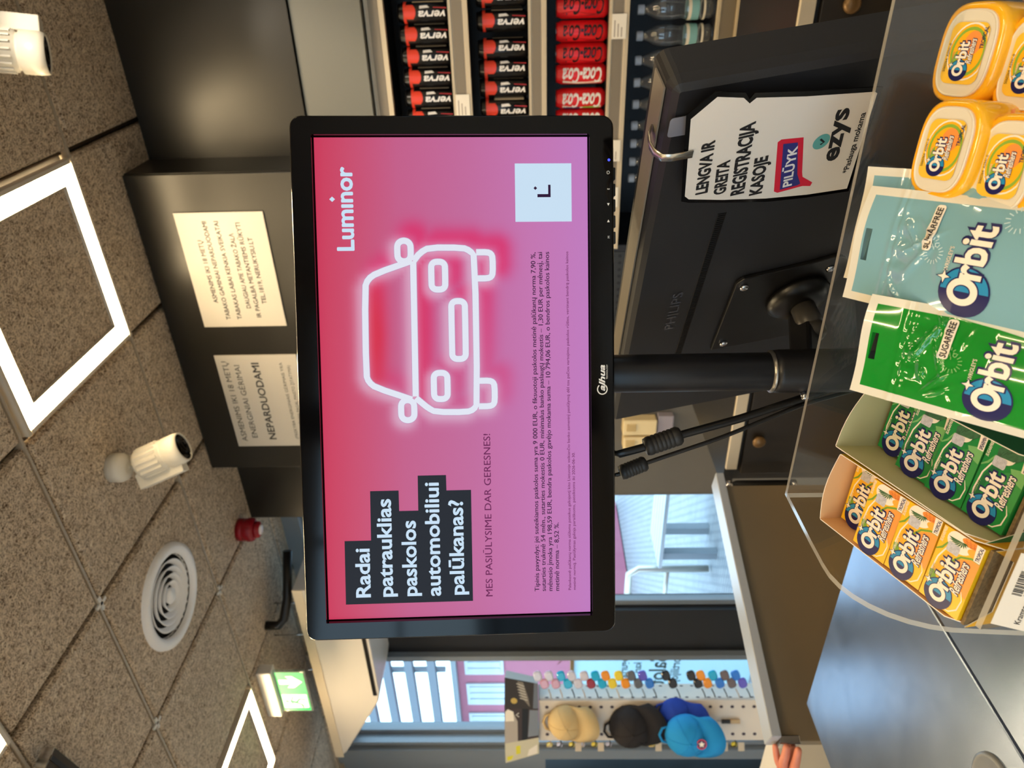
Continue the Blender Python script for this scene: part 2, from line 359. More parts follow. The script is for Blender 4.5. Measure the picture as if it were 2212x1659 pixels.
# plants, car and street furniture beyond the glass
t = thing('flower_planter', 'planter with green and red leaves outside behind the narrow window', 'planter', (-4.5, 3.7, 0))
b = MB(); b.bbox((-.25, -.12, 0), (.25, .12, 1.2), mat('planter_pink', (196, 150, 150), .7)); b.build('box', t)
b = MB(); lg = mat('leaf_green', (110, 140, 70), .6); lr = mat('leaf_red', (150, 70, 70), .6); ly = mat('leaf_yellow', (190, 180, 70), .6)
for k in range(90):
    x, y, z = random.uniform(-.25, .25), random.uniform(-.1, .1), random.uniform(1.2, 1.42); a = random.uniform(0, 6.3); c = .03
    b.face([(x, y, z), (x+c*math.cos(a), y+c*math.sin(a), z+.03), (x+1.6*c*math.cos(a), y+1.6*c*math.sin(a), z+.06), (x+c*math.cos(a+.7), y+c*math.sin(a+.7), z+.04)], random.choice((lg, lg, lr, ly)))
b.build('leaves', t, merge=False)
t = thing('slatted_bench', 'white slatted bench on the pale paving outside', 'bench', (-3.9, 4.58, 0))
for k in range(5):
    b = MB(); b.box((0, k*.09-.18, .45), (1.2, .075, .03), wht); b.build('slat', t)
for x, y in ((-.5, -.15), (-.5, .15), (.5, -.15), (.5, .15)):
    b = MB(); b.bbox((x-.035, y-.035, -.02), (x+.035, y+.035, .434), frame_grey); b.build('leg', t)
t = thing('bike_rail', 'pale metal hoop rail on the paving beside the bench', 'rail', (-4.95, 4.5, 0))
b = MB(); b.tube([(-.3, 0, 0), (-.3, 0, .6), (-.24, 0, .68), (.24, 0, .68), (.3, 0, .6), (.3, 0, 0)], .03, alu); b.build('hoop', t)
b = MB(); b.tube([(-.28, 0, .35), (.28, 0, .35)], .02, alu); b.build('crossbar', t)

# ------------------------------------------------------------------ ceiling fittings
led_on = mat('led_diffuser', (255, 248, 228), .4, emit=(255, 226, 176), es=60); led_frame = mat('led_frame', (206, 198, 184), .4)
def led_panel(x, y, label, group=None):
    t = thing('ceiling_light', label, 'ceiling light', (x+.297, y+.297, H)); a, w = .285, .052
    if group: t['group'] = group
    b = MB()
    for sx, sy, lx, ly in ((0, 1, 2*a, .012), (0, -1, 2*a, .012), (1, 0, .012, 2*a-.03), (-1, 0, .012, 2*a-.03)): b.box((sx*(a-.006), sy*(a-.006), .004), (lx, ly, .024), led_frame)
    k = a-.012-w
    b.box((0, k, .006), (2*k, .004, .02), led_frame); b.box((0, -k, .006), (2*k, .004, .02), led_frame); b.box((k, 0, .006), (.004, 2*k, .02), led_frame); b.box((-k, 0, .006), (.004, 2*k, .02), led_frame)
    b.build('frame', t, merge=False)
    b = MB(); o = a-.012; i = o-w; z = -.001
    P = [(-o, -o), (o, -o), (o, o), (-o, o)]; Q = [(-i, -i), (i, -i), (i, i), (-i, i)]
    for q in range(4): r = (q+1) % 4; b.face([(*P[q], z), (*Q[q], z), (*Q[r], z), (*P[r], z)], led_on)
    b.build('diffuser', t)
    b = MB(); b.box((0, 0, .012), (2*i-.006, 2*i-.006, .016), ww); b.build('infill_panel', t)
labs = ['square LED ring light in the ceiling above the two notices', 'square LED ring light in the ceiling beside the exit sign', 'square LED ring light cut off in the corner, nearest to the camera']
for k, (x, y) in enumerate(LEDS): led_panel(x, y, labs[k] if k < 3 else 'square LED ring light in the ceiling behind the camera', None if k < 3 else 'LED lights behind the camera')
fin = mat('lamp_white', (226, 220, 206), .35)
def spot(label, base, head, aim, box_side, power=9, cone=92, blend=.4):
    """ceiling spotlight: dome base, stem, finned cylinder head, driver box"""
    t = thing('spotlight', label, 'spotlight', base)
    b = MB(); b.lathe([(.046, 0), (.046, -.03), (.04, -.045), (.02, -.052)], fin); b.build('base', t)
    h = Vector(head)-Vector(base); M, L = along(h, h+Vector(aim)); L = .15
    b = MB(); b.tube([(0, 0, -.045), (h.x*.5, h.y*.5, h.z*.6), h+Vector(aim).normalized()*.02], .009, fin); b.build('stem', t)
    b = MB(); b.lathe([(.02, -.002), (.046, 0), (.048, .012), (.048, .085), (.043, .088), (.043, .094), (.05, .097), (.05, .135), (.047, L), (.043, L), (.042, L-.003)], fin, M, 32, False)
    b.lathe([(.043, L-.001), (.038, L-.02), (.0005, L-.024)], gloss_black, M, 32, False)
    hd = b.build('head', t)
    b = MB()
    for k in range(18):
        a = 2*math.pi*k/18; b.box((.049*math.cos(a), .049*math.sin(a), .045), (.004, .008, .07), fin, M @ Matrix.Rotation(0, 4, 'Z'))
    b.build('fins', hd, merge=False)
    s = Vector(box_side); b = MB(); b.box((0, 0, .07), (.04, .05, .15), fin, Matrix.Translation(s*.075) @ M); b.build('driver_box', t, bevel=.003)
    ld = bpy.data.lights.new('spot_beam', 'SPOT'); ld.energy = power; ld.color = (1, .86, .66); ld.spot_size = R(cone); ld.spot_blend = blend; ld.shadow_soft_size = .03
    lo = bpy.data.objects.new('spot_beam', ld); COL.objects.link(lo); lo.parent = t; lo.matrix_local = M @ Matrix.Translation((0, 0, L+.01)) @ Matrix.Rotation(math.pi, 4, 'X')
    return t
spot('white finned spotlight in the top corner by the bulkhead', (-.10, 1.84, H), (-.175, 1.84, 2.80), (-.16, .36, -.9), (.75, .5, .15))
spot('white finned spotlight hanging beside the round air vent', (-1.36, 1.76, H), (-1.372, 1.785, 2.737), (.3, .2, -.85), (-.65, -.25, 0))
spot('white finned spotlight on the ceiling just outside the upper picture edge', (.34, 1.25, H), (.30, 1.28, 2.755), (-.80, 1.10, -.40), (.5, .5, 0), 26, 44, .55)  # added lamp out of view, makes the light pool on bulkhead and cabinet
t = thing('air_vent', 'round white air vent with concentric rings in the ceiling', 'vent', (-1.962, 1.79, H))
b = MB(); wv = mat('vent_white', (250, 250, 252), .4)
b.lathe([(.19, 0), (.188, -.012), (.165, -.02), (.15, -.012), (.146, .01)], wv, None, 48, False); b.build('flange', t)
for k, (r0, z) in enumerate(((.128, -.003), (.103, -.005), (.078, -.007), (.053, -.009))):
    b = MB(); b.lathe([(r0-.016, z+.017), (r0-.002, z-.002), (r0+.002, z-.001), (r0-.012, z+.019)], wv, None, 48, False); b.build('ring', t)
b = MB(); b.lathe([(.0005, -.012), (.026, -.010), (.03, -.004), (.022, .012)], wv, None, 32, False); b.build('centre_disc', t)
b = MB(); b.lathe([(.1475, -.001), (.1475, .029), (.0005, .029)], mat('vent_dark', (14, 12, 12), .8), None, 32, False); b.build('duct', t)
t = thing('fire_alarm', 'red fire alarm sounder on the ceiling by the dark cabinet', 'fire alarm', (-2.19, 2.375, H)); red = mat('alarm_red', (150, 20, 34), .3)
b = MB(); b.lathe([(.05, 0), (.05, -.022), (.047, -.026), (.05, -.03), (.05, -.065), (.04, -.074)], red, None, 36)
for k in range(24): a = 2*math.pi*k/24; b.box((.0495*math.cos(a), .0495*math.sin(a), -.052), (.003, .003, .022), red)
b.build('body', t)
b = MB(); b.lathe([(.038, -.074), (.036, -.09), (.024, -.098), (.0005, -.1)], red, None, 36); b.build('cap', t)
b = MB(); b.lathe([(.03, -.0935), (.02, -.101), (.0005, -.103)], mat('alarm_lens', (240, 225, 220), .2), None, 24); b.build('strobe_lens', t)
# exit sign
t = thing('exit_sign', 'green running-man exit sign under a white housing on the ceiling', 'sign', Matrix.Translation((-3.03, 2.165, H)) @ Matrix.Rotation(R(2), 4, 'Z'))
b = MB(); b.box((0, 0, -.035), (.31, .06, .07), white); b.build('housing', t, bevel=.006)
b = MB(); b.box((0, 0, -.145), (.285, .012, .15), clear('sign_acrylic', (.92, 1, .96), .8, .1)); b.build('panel', t)
gr = mat('exit_green', (20, 150, 90), .4, emit=(10, 140, 80), es=.35); fn = lambda x, y, z: Vector((x, -.0065-z, y-.145))
b = MB(); b.p2([(-.137, -.068), (.137, -.068), (.137, .068), (-.137, .068)], gr, fn)
we = mat('exit_white', (240, 250, 240), .4, emit=(230, 250, 235), es=.45)
b.p2([(.055, .055), (.085, .055), (.085, 0), (.11, .02), (.11, -.012), (.07, -.055), (.03, -.012), (.03, .02), (.055, 0)], we, fn, .0004)
b.p2([(-.115, -.06), (-.02, -.06), (-.02, .06), (-.115, .06)], we, fn, .0004)
b.p2(arc(-.068, .04, .011, .011, 0, 345, 14), gr, fn, .0008)
for P, w in (([(-.066, .026), (-.078, -.006)], .018), ([(-.066, .022), (-.04, .008), (-.03, .018)], .009), ([(-.068, .022), (-.094, .014), (-.1, -.004)], .009), ([(-.077, -.004), (-.052, -.022), (-.058, -.05)], .012), ([(-.078, -.004), (-.092, -.028), (-.112, -.034)], .012)): b.stroke(P, w, gr, fn, .0008)
b.build('pictogram', t, merge=False)
t = thing('hanging_rail', 'dark bronze rail end hanging under the ceiling at the lower left corner', 'rail', Matrix.Translation((-1.80, 1.07, 2.765)) @ Matrix.Rotation(R(168), 4, 'Z'))
br = mat('bronze', (70, 60, 46), .3, .6); b = MB(); b.box((.4, 0, 0), (.9, .05, .03), br); b.build('channel', t, bevel=.002)
b = MB(); b.box((.4, 0, -.0165), (.9, .012, .003), black); b.box((-.0515, 0, 0), (.003, .05, .03), chrome); b.build('end_cap', t, merge=False)
b = MB(); b.tube([(.6, 0, .015), (.6, 0, .045)], .006, br); b.build('hanger', t)
# air curtain over the door
t = thing('air_curtain', 'white air curtain unit hanging above the shop door', 'air curtain', (-3.3, 2.4, 2.66)); ac = mat('air_curtain_white', (214, 208, 200), .3)
P = [(-.66, 0), (-.66, -.035), (-.62, -.07), (-.16, -.31), (-.08, -.325), (.7, -.325), (.7, 0)]
b = MB(); b.loft([[Vector((x, y, z)) for x, z in P] for y in (0, .32)], ac, None, True, True, False); b.build('housing', t, bevel=.008)
b = MB(); b.bbox((-.66, -.004, -.05), (.7, -.001, -.002), mat('beige_trim', (214, 200, 176), .4)); b.build('front_trim', t)
b = MB(); b.bbox((-.1, -.003, -.31), (.69, -.001, -.29), black); b.build('outlet_slot', t)
for x in (-.02, .5):
    b = MB(); b.tube([(x, .1, 0), (x, .1, .15)], .004, chrome); b.build('hanger_rod', t)
t = thing('cable_conduit', 'black flexible conduit bending down from the ceiling behind the monitor top', 'conduit', (-2.80, 2.36, H))
b = MB(); b.tube([(0, 0, 0), (0, 0, -.06), (.02, .02, -.085), (.1, .08, -.1), (.3, .2, -.105)], .022, black); b.build('tube', t)
b = MB(); b.tube([(-.13, .05, 0), (-.13, .05, -.2)], .003, chrome); b.build('rod', t)

# ------------------------------------------------------------------ overhead cabinet and its notices
t = thing('overhead_cabinet', 'dark grey overhead cabinet at the ceiling carrying two white notices', 'cabinet', (-1.19, 2.41, 2.53))
b = MB(); b.bbox((-.6, -.09, -.29), (.588, .099, .278), board); b.build('body', t)
b = MB(); b.bbox((-.598, -.105, -.288), (.586, -.091, .276), board); b.build('front_panel', t, bevel=.0015)
def notice(label, x0, x1, z0, z1, lines):
    cx, cz = (x0+x1)/2, (z0+z1)/2; t = thing('notice', label, 'notice', (cx, 2.302, cz)); w, h = x1-x0, z1-z0
    b = MB(); b.bbox((-w/2, -.003, -h/2), (w/2, .001, h/2), mat('notice_paper', (196, 190, 180), .7)); b.build('card', t)
    b = MB(); b.bbox((-w/2, -.0055, -h/2), (w/2, -.0035, h/2), clear('sleeve', (1, 1, 1), .12, 0, .25)); b.build('plastic_sleeve', t)
    fn = lambda x, y, z: Vector((x, -.0032-z, y))
    for s_, y, sz, bo, fw in lines:
        b = MB(); b.text(s_, 0, y*h, sz*h, ink, fn, 0, 'C', bo, 0, fw*w); b.build('text_line', t, merge=False)
notice('white tobacco age notice with six lines on the overhead cabinet, right one', -1.147, -.728, 2.375, 2.672,
       [('ASMENIMS IKI 18 METŲ', .255, .075, .018, .55), ('TABAKO GAMINIAI NEPARDUODAMI', .155, .075, .018, .86), ('TABAKAS LABAI KENKIA SVEIKATAI', .02, .075, .018, .86), ('DAUGIAU APIE TABAKO ŽALĄ', -.12, .075, .018, .66), ('IR PAGALBĄ METANTIEMS RŪKYTI', -.22, .075, .018, .83), ('TEL.1819, NERUKYSIU.LT', -.32, .075, .018, .58)])
notice('white energy drink age notice with one bold line, left of the tobacco notice', -1.677, -1.265, 2.364, 2.668,
       [('ASMENIMS IKI 18 METŲ', .36, .10, .0, .88), ('ENERGINIAI GĖRIMAI', .22, .10, 0, .80), ('NEPARDUODAMI', -.02, .13, .02, .84), ('(PREKYBA ENERGINIAIS GĖRIMAIS YRA', -.31, .055, 0, .84), ('DRAUDŽIAMA PAGAL MAISTO ĮSTATYMĄ)', -.40, .055, 0, .78)])
# ------------------------------------------------------------------ drinks shelving behind the bar
t = thing('drinks_shelving', 'dark open drinks shelving with beige price rails behind the bar', 'shelving', (.1, 2.58, 0))
dk = mat('shelf_dark', (26, 26, 32), .5); rail_m = mat('rail_beige', (198, 184, 160), .4); rail_g = mat('rail_groove', (128, 118, 104), .5)
b = MB(); b.bbox((-1.08, .38, .3), (1.6, .42, 2.016), dk); b.build('back_panel', t)
b = MB(); b.bbox((-1.1, 0, .3), (-1.075, .42, 2.016), dk); b.build('side_panel', t)
for z0, z1 in ((1.952, 2.013), (1.686, 1.748), (1.436, 1.494), (1.174, 1.236), (.825, .896)):
    b = MB(); b.bbox((-1.073, 0, z1-.022), (1.6, .379, z1), dk); s_ = b.build('shelf', t)
    b = MB(); b.bbox((-1.08, -.022, z0), (1.6, -.001, z1), rail_m); b.bbox((-1.08, -.0235, z0+.018), (1.6, -.0215, z1-.012), rail_g)
    b.bbox((-1.08, -.026, z1-.008), (1.6, -.022, z1), rail_m); b.bbox((-1.08, -.026, z0), (1.6, -.022, z0+.012), rail_m)
    b.build('price_rail', s_, merge=False)
t = thing('perforated_panel', 'dark perforated back panel left of the drinks shelving', 'panel', (-1.25, 2.64, 1.2)); perf = mat('perf_dark', (44, 46, 50), .5)
b = MB(); b.bbox((-.262, 0, -1.1), (.225, .02, 1.03), perf); b.build('sheet', t)
b = MB()
for i in range(17):
    for j in range(10):
        b.lathe([(.0065, 0), (.0005, 0)], black, Matrix.Translation((-.24+.028*i, -.0012, -.16+.028*j)) @ Matrix.Rotation(R(90), 4, 'X'), 8, False)
b.build('holes', t, merge=False)
def price_tag(label, x, z, w=.072):
    o = thing('price_tag', label, 'price tag', (x, 2.5525, z)); b = MB(); b.box((0, 0, 0), (w, .002, .046), paper); b.build('card', o)
    b = MB(); fn = lambda X, Y, Z: Vector((X, -.0012-Z, Y)); g_ = mat('faint_ink', (170, 160, 150), .7)
    for k in range(3): b.p2([(-w*.42, .012-.011*k), (w*.25-.01*k, .012-.011*k), (w*.25-.01*k, .016-.011*k), (-w*.42, .016-.011*k)], g_, fn)
    b.build('print', o, merge=False)
price_tag('paper price tag on the rail under the red cola cans, by the right picture edge', -.235, 1.205)
price_tag('paper price tag on the rail under the upper energy drink cans, by the monitor corner', -.462, 1.717)
price_tag('paper price tag on the rail above the water bottles, right below the monitor corner', -.622, 1.205)
price_tag('paper price tag on the rail above the water bottles, left of its neighbour tag', -.785, 1.205)
lid_m = mat('can_lid', (190, 186, 180), .3, .9); cb = mat('can_black', (16, 15, 17), .25, .2); cr = mat('can_red', (214, 58, 36), .35); cw = mat('can_white', (232, 230, 232), .35); cbeige = mat('can_panel', (206, 188, 158), .4); cu = mat('can_crimson', (170, 40, 52), .4)
def can_fn(r): return lambda x, y, z: Vector(((r+z)*math.sin(-y/r), -(r+z)*math.cos(y/r), x))
def can_base(name, label, cat, body_m):
    t = thing(name, label, cat, (0, 0, 0), None); r, h = .033, .166
    b = MB(); b.lathe([(.024, 0), (.027, .004), (.033, .012), (r, .148), (.0275, .161), (.0275, .166), (.0255, .1645)], body_m, None, 32, False)
    return t, b, r, h
def patch(b, fn, x0, x1, y0, y1, m, z=.0003, n=8):
    for k in range(n): a = y0+(y1-y0)*k/n; c = y0+(y1-y0)*(k+1)/n; b.p2([(x0, a), (x1, a), (x1, c), (x0, c)], m, fn, z)
def verva():
    t, b, r, h = can_base('drink_can', '', 'can', cb); fn = can_fn(r)
    for k in range(10):
        y = -.022+.0044*k; d = .018*math.sqrt(max(0, 1-((y+.0022)/.024)**2)); b.p2([(.125-d, y), (.128+d*.9, y), (.128+d*.9, y+.0044), (.125-d, y+.0044)], cr, fn, .0003)
    patch(b, fn, .138, .147, -.045, .045, cr, .00025, 16)
    b.text('verva', .012, -.002, .034, cw, fn, .0005, 'L', .022, .3, .086, sub=1)
    b.p2([(.008, -.008), (.05, -.011), (.05, -.0135), (.008, -.0115)][::-1], cu, fn, .0004); b.p2([(.062, -.012), (.07, -.02), (.094, -.018), (.094, -.009)][::-1], cw, fn, .0004)
    patch(b, fn, .018, .118, -.046, -.034, cbeige, .0003, 6)
    b.build('body', t, merge=False)
    b = MB(); b.lathe([(.0272, .1655), (.0265, .167), (.025, .1645), (.0005, .1640)], lid_m, None, 28, False); b.box((0, .004, .1665), (.012, .022, .0012), lid_m); b.build('lid', t, merge=False); return t
def cola(kind):
    base = mat('cola_red', (216, 26, 34), .3, .1); t, b, r, h = can_base('drink_can', '', 'can', base); fn = can_fn(r)
    b.text('Coca-Cola', .016, -.016, .07, cb if kind == 0 else cw, fn, .0005, 'L', .015 if kind == 0 else .03, .35, .128, sub=1)
    dkr = mat('cola_dark', (150, 16, 24), .3)
    if kind == 0:
        for k in range(14): x = .016+.0093*k; y = .026+.004*math.sin(k*.45); b.p2([(x, y), (x+.0093, .026+.004*math.sin(k*.45+.45)), (x+.0093, .04), (x, .04)], dkr, fn, .0003)
    else:
        for k in range(14):
            x = .014+.0093*k; f = lambda q: .022+.008*math.sin((q-.014)/.13*3.1); b.p2([(x, f(x)), (x+.0093, f(x+.0093)), (x+.0093, f(x+.0093)+.010), (x, f(x)+.010)], cream, fn, .0003)
    if kind == 2:
        patch(b, fn, .02, .075, .028, .038, mat('lime_print', (120, 180, 70), .4), .0006, 4); patch(b, fn, .085, .14, .03, .046, mat('plum_print', (72, 50, 110), .4), .0006, 4)
    b.build('body', t, merge=False)
    b = MB(); b.lathe([(.0272, .1655), (.0265, .167), (.025, .1645), (.0005, .1640)], lid_m, None, 28, False); b.box((0, .004, .1665), (.012, .022, .0012), lid_m); b.build('lid', t, merge=False); return t
ordn = ['first', 'second', 'third', 'fourth', 'fifth', 'sixth', 'seventh', 'eighth', 'ninth', 'tenth', 'eleventh', 'twelfth', 'thirteenth', 'fourteenth', 'fifteenth', 'sixteenth']
def rz(x, y, z, a): return Matrix.Translation((x, y, z)) @ Matrix.Rotation(R(a), 4, 'Z')
first = None
for row, z, xs, rs in (('upper', 1.7485, (-.185, -.25, -.315, -.381, -.446, -.51), (9, 11, 8, 13, 11, 9)), ('lower', 1.4945, (-.145, -.215, -.298, -.359, -.418, -.482), (10, 9, 20, 17, 3, -6))):
    for k, (x, a) in enumerate(zip(xs, rs)):
        lb = 'black and red energy drink can on the %s can shelf, %s from the right' % (row, ordn[k])
        if first is None: first = verva(); first.matrix_world = rz(x, 2.625, z, a); first['label'] = lb; first['group'] = 'energy drink cans on the shelves'
        else: dup(first, rz(x, 2.625, z, a), lb, 'energy drink cans on the shelves')
prot = {}
for k, (x, a, kind) in enumerate(((-.182, 22, 0), (-.252, 8, 0), (-.318, 8, 0), (-.381, 8, 1), (-.459, 4, 2), (-.525, 8, 1))):
    lb = 'red cola can with %s script, %s from the right on the third shelf' % ('black' if kind == 0 else 'white', ordn[k])
    if kind not in prot: prot[kind] = cola(kind); o = prot[kind]; o.matrix_world = rz(x, 2.625, 1.2365, a); o['label'] = lb; o['group'] = 'cola cans on the third shelf'
    else: dup(prot[kind], rz(x, 2.625, 1.2365, a), lb, 'cola cans on the third shelf')
pet = clear('clear_pet', (.93, .96, .97), 3, .06, .05); pet_l = mat('bottle_label', (214, 206, 188), .5); teal = mat('bottle_teal', (120, 168, 168), .5); capb = mat('bottle_cap', (168, 182, 204), .4)
def bottle():
    t = thing('water_bottle', '', 'bottle', (0, 0, 0), 'water bottles on the bottom shelf')
    b = MB(); b.lathe([(.02, .002), (.03, 0), (.033, .012), (.031, .02), (.033, .03), (.0335, .05), (.033, .085), (.029, .105), (.033, .128), (.033, .165), (.029, .185), (.016, .212), (.0125, .222), (.0125, .24)], pet, None, 28, False); b.build('body', t)
    b = MB(); b.lathe([(.0338, .050), (.0338, .084)], teal, None, 28, False); b.lathe([(.034, .074), (.034, .0845)], pet_l, None, 28, False); b.lathe([(.0338, .03), (.0338, .037)], pet_l, None, 28, False); b.build('label_band', t)
    b = MB(); b.lathe([(.0145, .222), (.015, .224), (.015, .24), (.0135, .243), (.0005, .243)], capb, None, 20, False); b.build('cap', t)
    return t
bt = None
for k, x in enumerate((-.195, -.272, -.346, -.415, -.485, -.555, -.616, -.679, -.738)):
    lb = 'clear water bottle with pale blue cap on the bottom shelf, %s from the right' % ordn[k]
    if bt is None: bt = bottle(); bt.location = (x, 2.625, .8965); bt['label'] = lb
    else: dup(bt, rz(x, 2.625, .8965, 20*k), lb, 'water bottles on the bottom shelf')

# ------------------------------------------------------------------ back bar, front counter, gate
t = thing('back_bar', 'low dark back bar with beige front edge and round drawer knobs', 'counter', (.2, 1.65, 0)); dkb = mat('bar_brown', (44, 38, 32), .45); wood = mat('knob_wood', (120, 92, 58), .35, .4)
b = MB(); b.bbox((-1.57, 0, .922), (1.9, .45, .95), mat('bar_top', (30, 29, 30), .35)); b.build('worktop', t)
b = MB(); b.bbox((-1.5, -.012, .918), (1.9, -.001, .95), rail_m); b.build('edge_strip', t, bevel=.002)
b = MB(); b.bbox((-1.55, .01, 0), (1.88, .44, .921), dkb); b.build('carcass', t)
for k, x in enumerate((-1.92, -.85, .22, 1.29)):
    if k == 0: continue
    pass
for x0, x1, kx in ((-1.52, -.86, -1.395), (-.85, .22, -.322), (.23, 1.29, .76)):
    b = MB(); b.bbox((x0, -.006, .62), (x1, .009, .905), dkb); d = b.build('drawer', t, bevel=.002)
    kz = .874 if kx < -1 else .852
    b = MB(); b.lathe([(.007, 0), (.007, .010), (.017, .014), (.018, .020), (.013, .026), (.0005, .027)], wood, Matrix.Translation((kx, -.006, kz)) @ Matrix.Rotation(R(90), 4, 'X'), 20); b.build('knob', d)
t = thing('service_box', 'beige plastic service box with grey strip on the grey pillar', 'box', (-1.77, 2.508, 1.02)); bei = mat('beige_plastic', (224, 204, 160), .45)
b = MB(); b.bbox((-.07, -.05, -.02), (-.005, 0, .1), bei); b.bbox((.005, -.05, -.035), (.08, 0, .105), bei); b.build('housing', t, bevel=.006)
for x in (-.035, .045):
    b = MB()
    for k in range(5): b.bbox((x-.016+.007*k, -.056, .052), (x-.012+.007*k, -.05, .09), mat('beige_rib', (214, 190, 140), .5))
    b.build('ribs', t, merge=False)
b = MB(); b.bbox((-.075, -.035, -.105), (.09, 0, -.04), mat('violet_grey', (150, 144, 156), .4)); b.build('strip', t, bevel=.004)
t = thing('checkout_counter', 'blue-grey slate checkout counter in front of the half-height gate', 'counter', (0, .5, 0))
m = bpy.data.materials.new('slate_top'); m.use_nodes = True; nt = m.node_tree; bs = nt.nodes['Principled BSDF']
tc = nt.nodes.new('ShaderNodeTexCoord'); n1 = nt.nodes.new('ShaderNodeTexNoise'); n1.inputs['Scale'].default_value = 9; n1.inputs['Detail'].default_value = 8; n1.inputs['Distortion'].default_value = 1.2
n2 = nt.nodes.new('ShaderNodeTexNoise'); n2.inputs['Scale'].default_value = 220; n2.inputs['Detail'].default_value = 3
for n_ in (n1, n2): nt.links.new(tc.outputs['Object'], n_.inputs['Vector'])
rp = nt.nodes.new('ShaderNodeValToRGB'); rp.color_ramp.elements[0].position = .3; rp.color_ramp.elements[1].position = .75; rp.color_ramp.elements[0].color = rgb(108, 122, 146); rp.color_ramp.elements[1].color = rgb(128, 142, 166)  # blue in the base colour stands in for reflected daylight
nt.links.new(n1.outputs[0], rp.inputs[0]); nt.links.new(rp.outputs[0], bs.inputs['Base Color'])
mr = nt.nodes.new('ShaderNodeMapRange'); mr.inputs[3].default_value = .20; mr.inputs[4].default_value = .23; nt.links.new(n1.outputs[0], mr.inputs[0]); nt.links.new(mr.outputs[0], bs.inputs['Roughness'])
bs.inputs['Metallic'].default_value = .72
bp = nt.nodes.new('ShaderNodeBump'); bp.inputs['Strength'].default_value = .06; bp.inputs['Distance'].default_value = .0004; nt.links.new(n2.outputs[0], bp.inputs['Height']); nt.links.new(bp.outputs[0], bs.inputs['Normal'])
slate = m; front_m = mat('counter_front', (84, 80, 76), .5)
b = MB(); b.bbox((-1.34, -.36, .915), (-.8045, .425, .95), slate); b.build('worktop', t, bevel=.003)
b = MB(); b.bbox((-.8015, -.36, .915), (1.3, .425, .95), slate); b.build('worktop', t, bevel=.003)
b = MB(); b.bbox((-1.30, -.33, 0), (1.28, -.31, .914), front_m); b.build('front_panel', t)
b = MB(); b.bbox((-1.30, -.309, 0), (-1.28, .40, .914), front_m); b.build('end_panel', t)
b = MB(); b.bbox((-1.279, .38, 0), (1.28, .40, .914), front_m); b.build('rear_panel', t)
b = MB(); b.lathe([(.041, .9502), (.040, .9535), (.036, .9545), (.034, .953), (.0005, .953)], mat('grommet_grey', (120, 124, 130), .35), Matrix.Translation((-.885, -.005, 0)), 36, False); b.build('cable_grommet', t)
# gate
g0, g1 = Vector((-1.307, 1.563, 0)), Vector((-1.506, .942, 0)); L = (g1-g0).length; gM = basis(g1-g0, Vector((0, 0, 1)).cross(g1-g0), g0)
t = thing('counter_gate', 'tan half-height swing gate with light cap between counter and back bar', 'gate', gM); tan = mat('gate_tan', (128, 112, 88), .5, var=.03, vs=6)
b = MB(); b.bbox((.0, -.015, .10), (L, .015, .977), tan); b.build('panel', t, bevel=.0015)
b = MB(); b.bbox((-.02, -.016, .978), (L, .05, 1.0), mat('cap_grey', (176, 182, 192), .3, .2)); b.build('cap_rail', t, bevel=.002)
b = MB(); b.bbox((L-.012, -.018, .93), (L+.006, .018, .976), chrome); b.build('latch', t, bevel=.002)
b = MB(); b.lathe([(.016, .78), (.017, .785), (.017, .93), (.012, .94), (.012, .955)], black, Matrix.Translation((-.02, -.02, 0)), 20); hb = b.build('hinge', t)
b = MB(); b.lathe([(.013, .941), (.018, .944), (.018, .958), (.008, .962)], chrome, Matrix.Translation((-.02, -.02, 0)), 20); b.lathe([(.018, .765), (.018, .779)], chrome, Matrix.Translation((-.02, -.02, 0)), 20); b.build('hinge_pin', hb)
t = thing('display_plinth', 'white plinth behind the free end of the tan gate', 'plinth', (-2.12, 1.08, 0)); b = MB(); b.box((0, 0, .43), (.5, .26, .86), white); b.build('body', t, bevel=.006)
b = MB(); b.box((0, 0, .02), (.52, .28, .04), frame_grey); b.build('toe_kick', t)

# ------------------------------------------------------------------ sunglasses and cap tower
TM = rz(-3.287, 2.225, 0, 31.5); t = thing('display_tower', 'white pegboard tower with sunglasses and caps in front of the narrow window', 'display stand', TM)
peg = mat('peg_white', (216, 206, 194), .55); hole = mat('peg_hole', (70, 62, 74), .8); hs = .098
b = MB(); b.bbox((-hs, -hs, .08), (hs, hs, 1.49), peg)
b.build('column', t, bevel=.004)
b = MB()
for z in [1.45-.0527*k for k in range(25)]:
    for x in (-.066, .066):
        b.p2(arc(x, z, .0075, .009, 0, 345, 11), hole, lambda X, Y, Z: Vector((X, -hs-.0008, Y)))
        b.p2(arc(x, z, .0075, .009, 0, 345, 11), hole, lambda X, Y, Z: Vector((hs+.0008, X, Y)))
b.build('peg_holes', t, merge=False)
b = MB(); b.box((0, 0, .04), (.34, .34, .08), frame_grey); b.build('base', t, bevel=.005)
tp = [(-.20, -.11), (-.085, -.15), (.085, -.15), (.20, -.07), (.16, .12), (-.16, .12)]
cards = [mat('card_pale', (214, 206, 178), .6), mat('card_brown', (62, 48, 46), .5), mat('card_dark', (70, 66, 66), .5), mat('card_back', (180, 170, 160), .6)]
hd = None
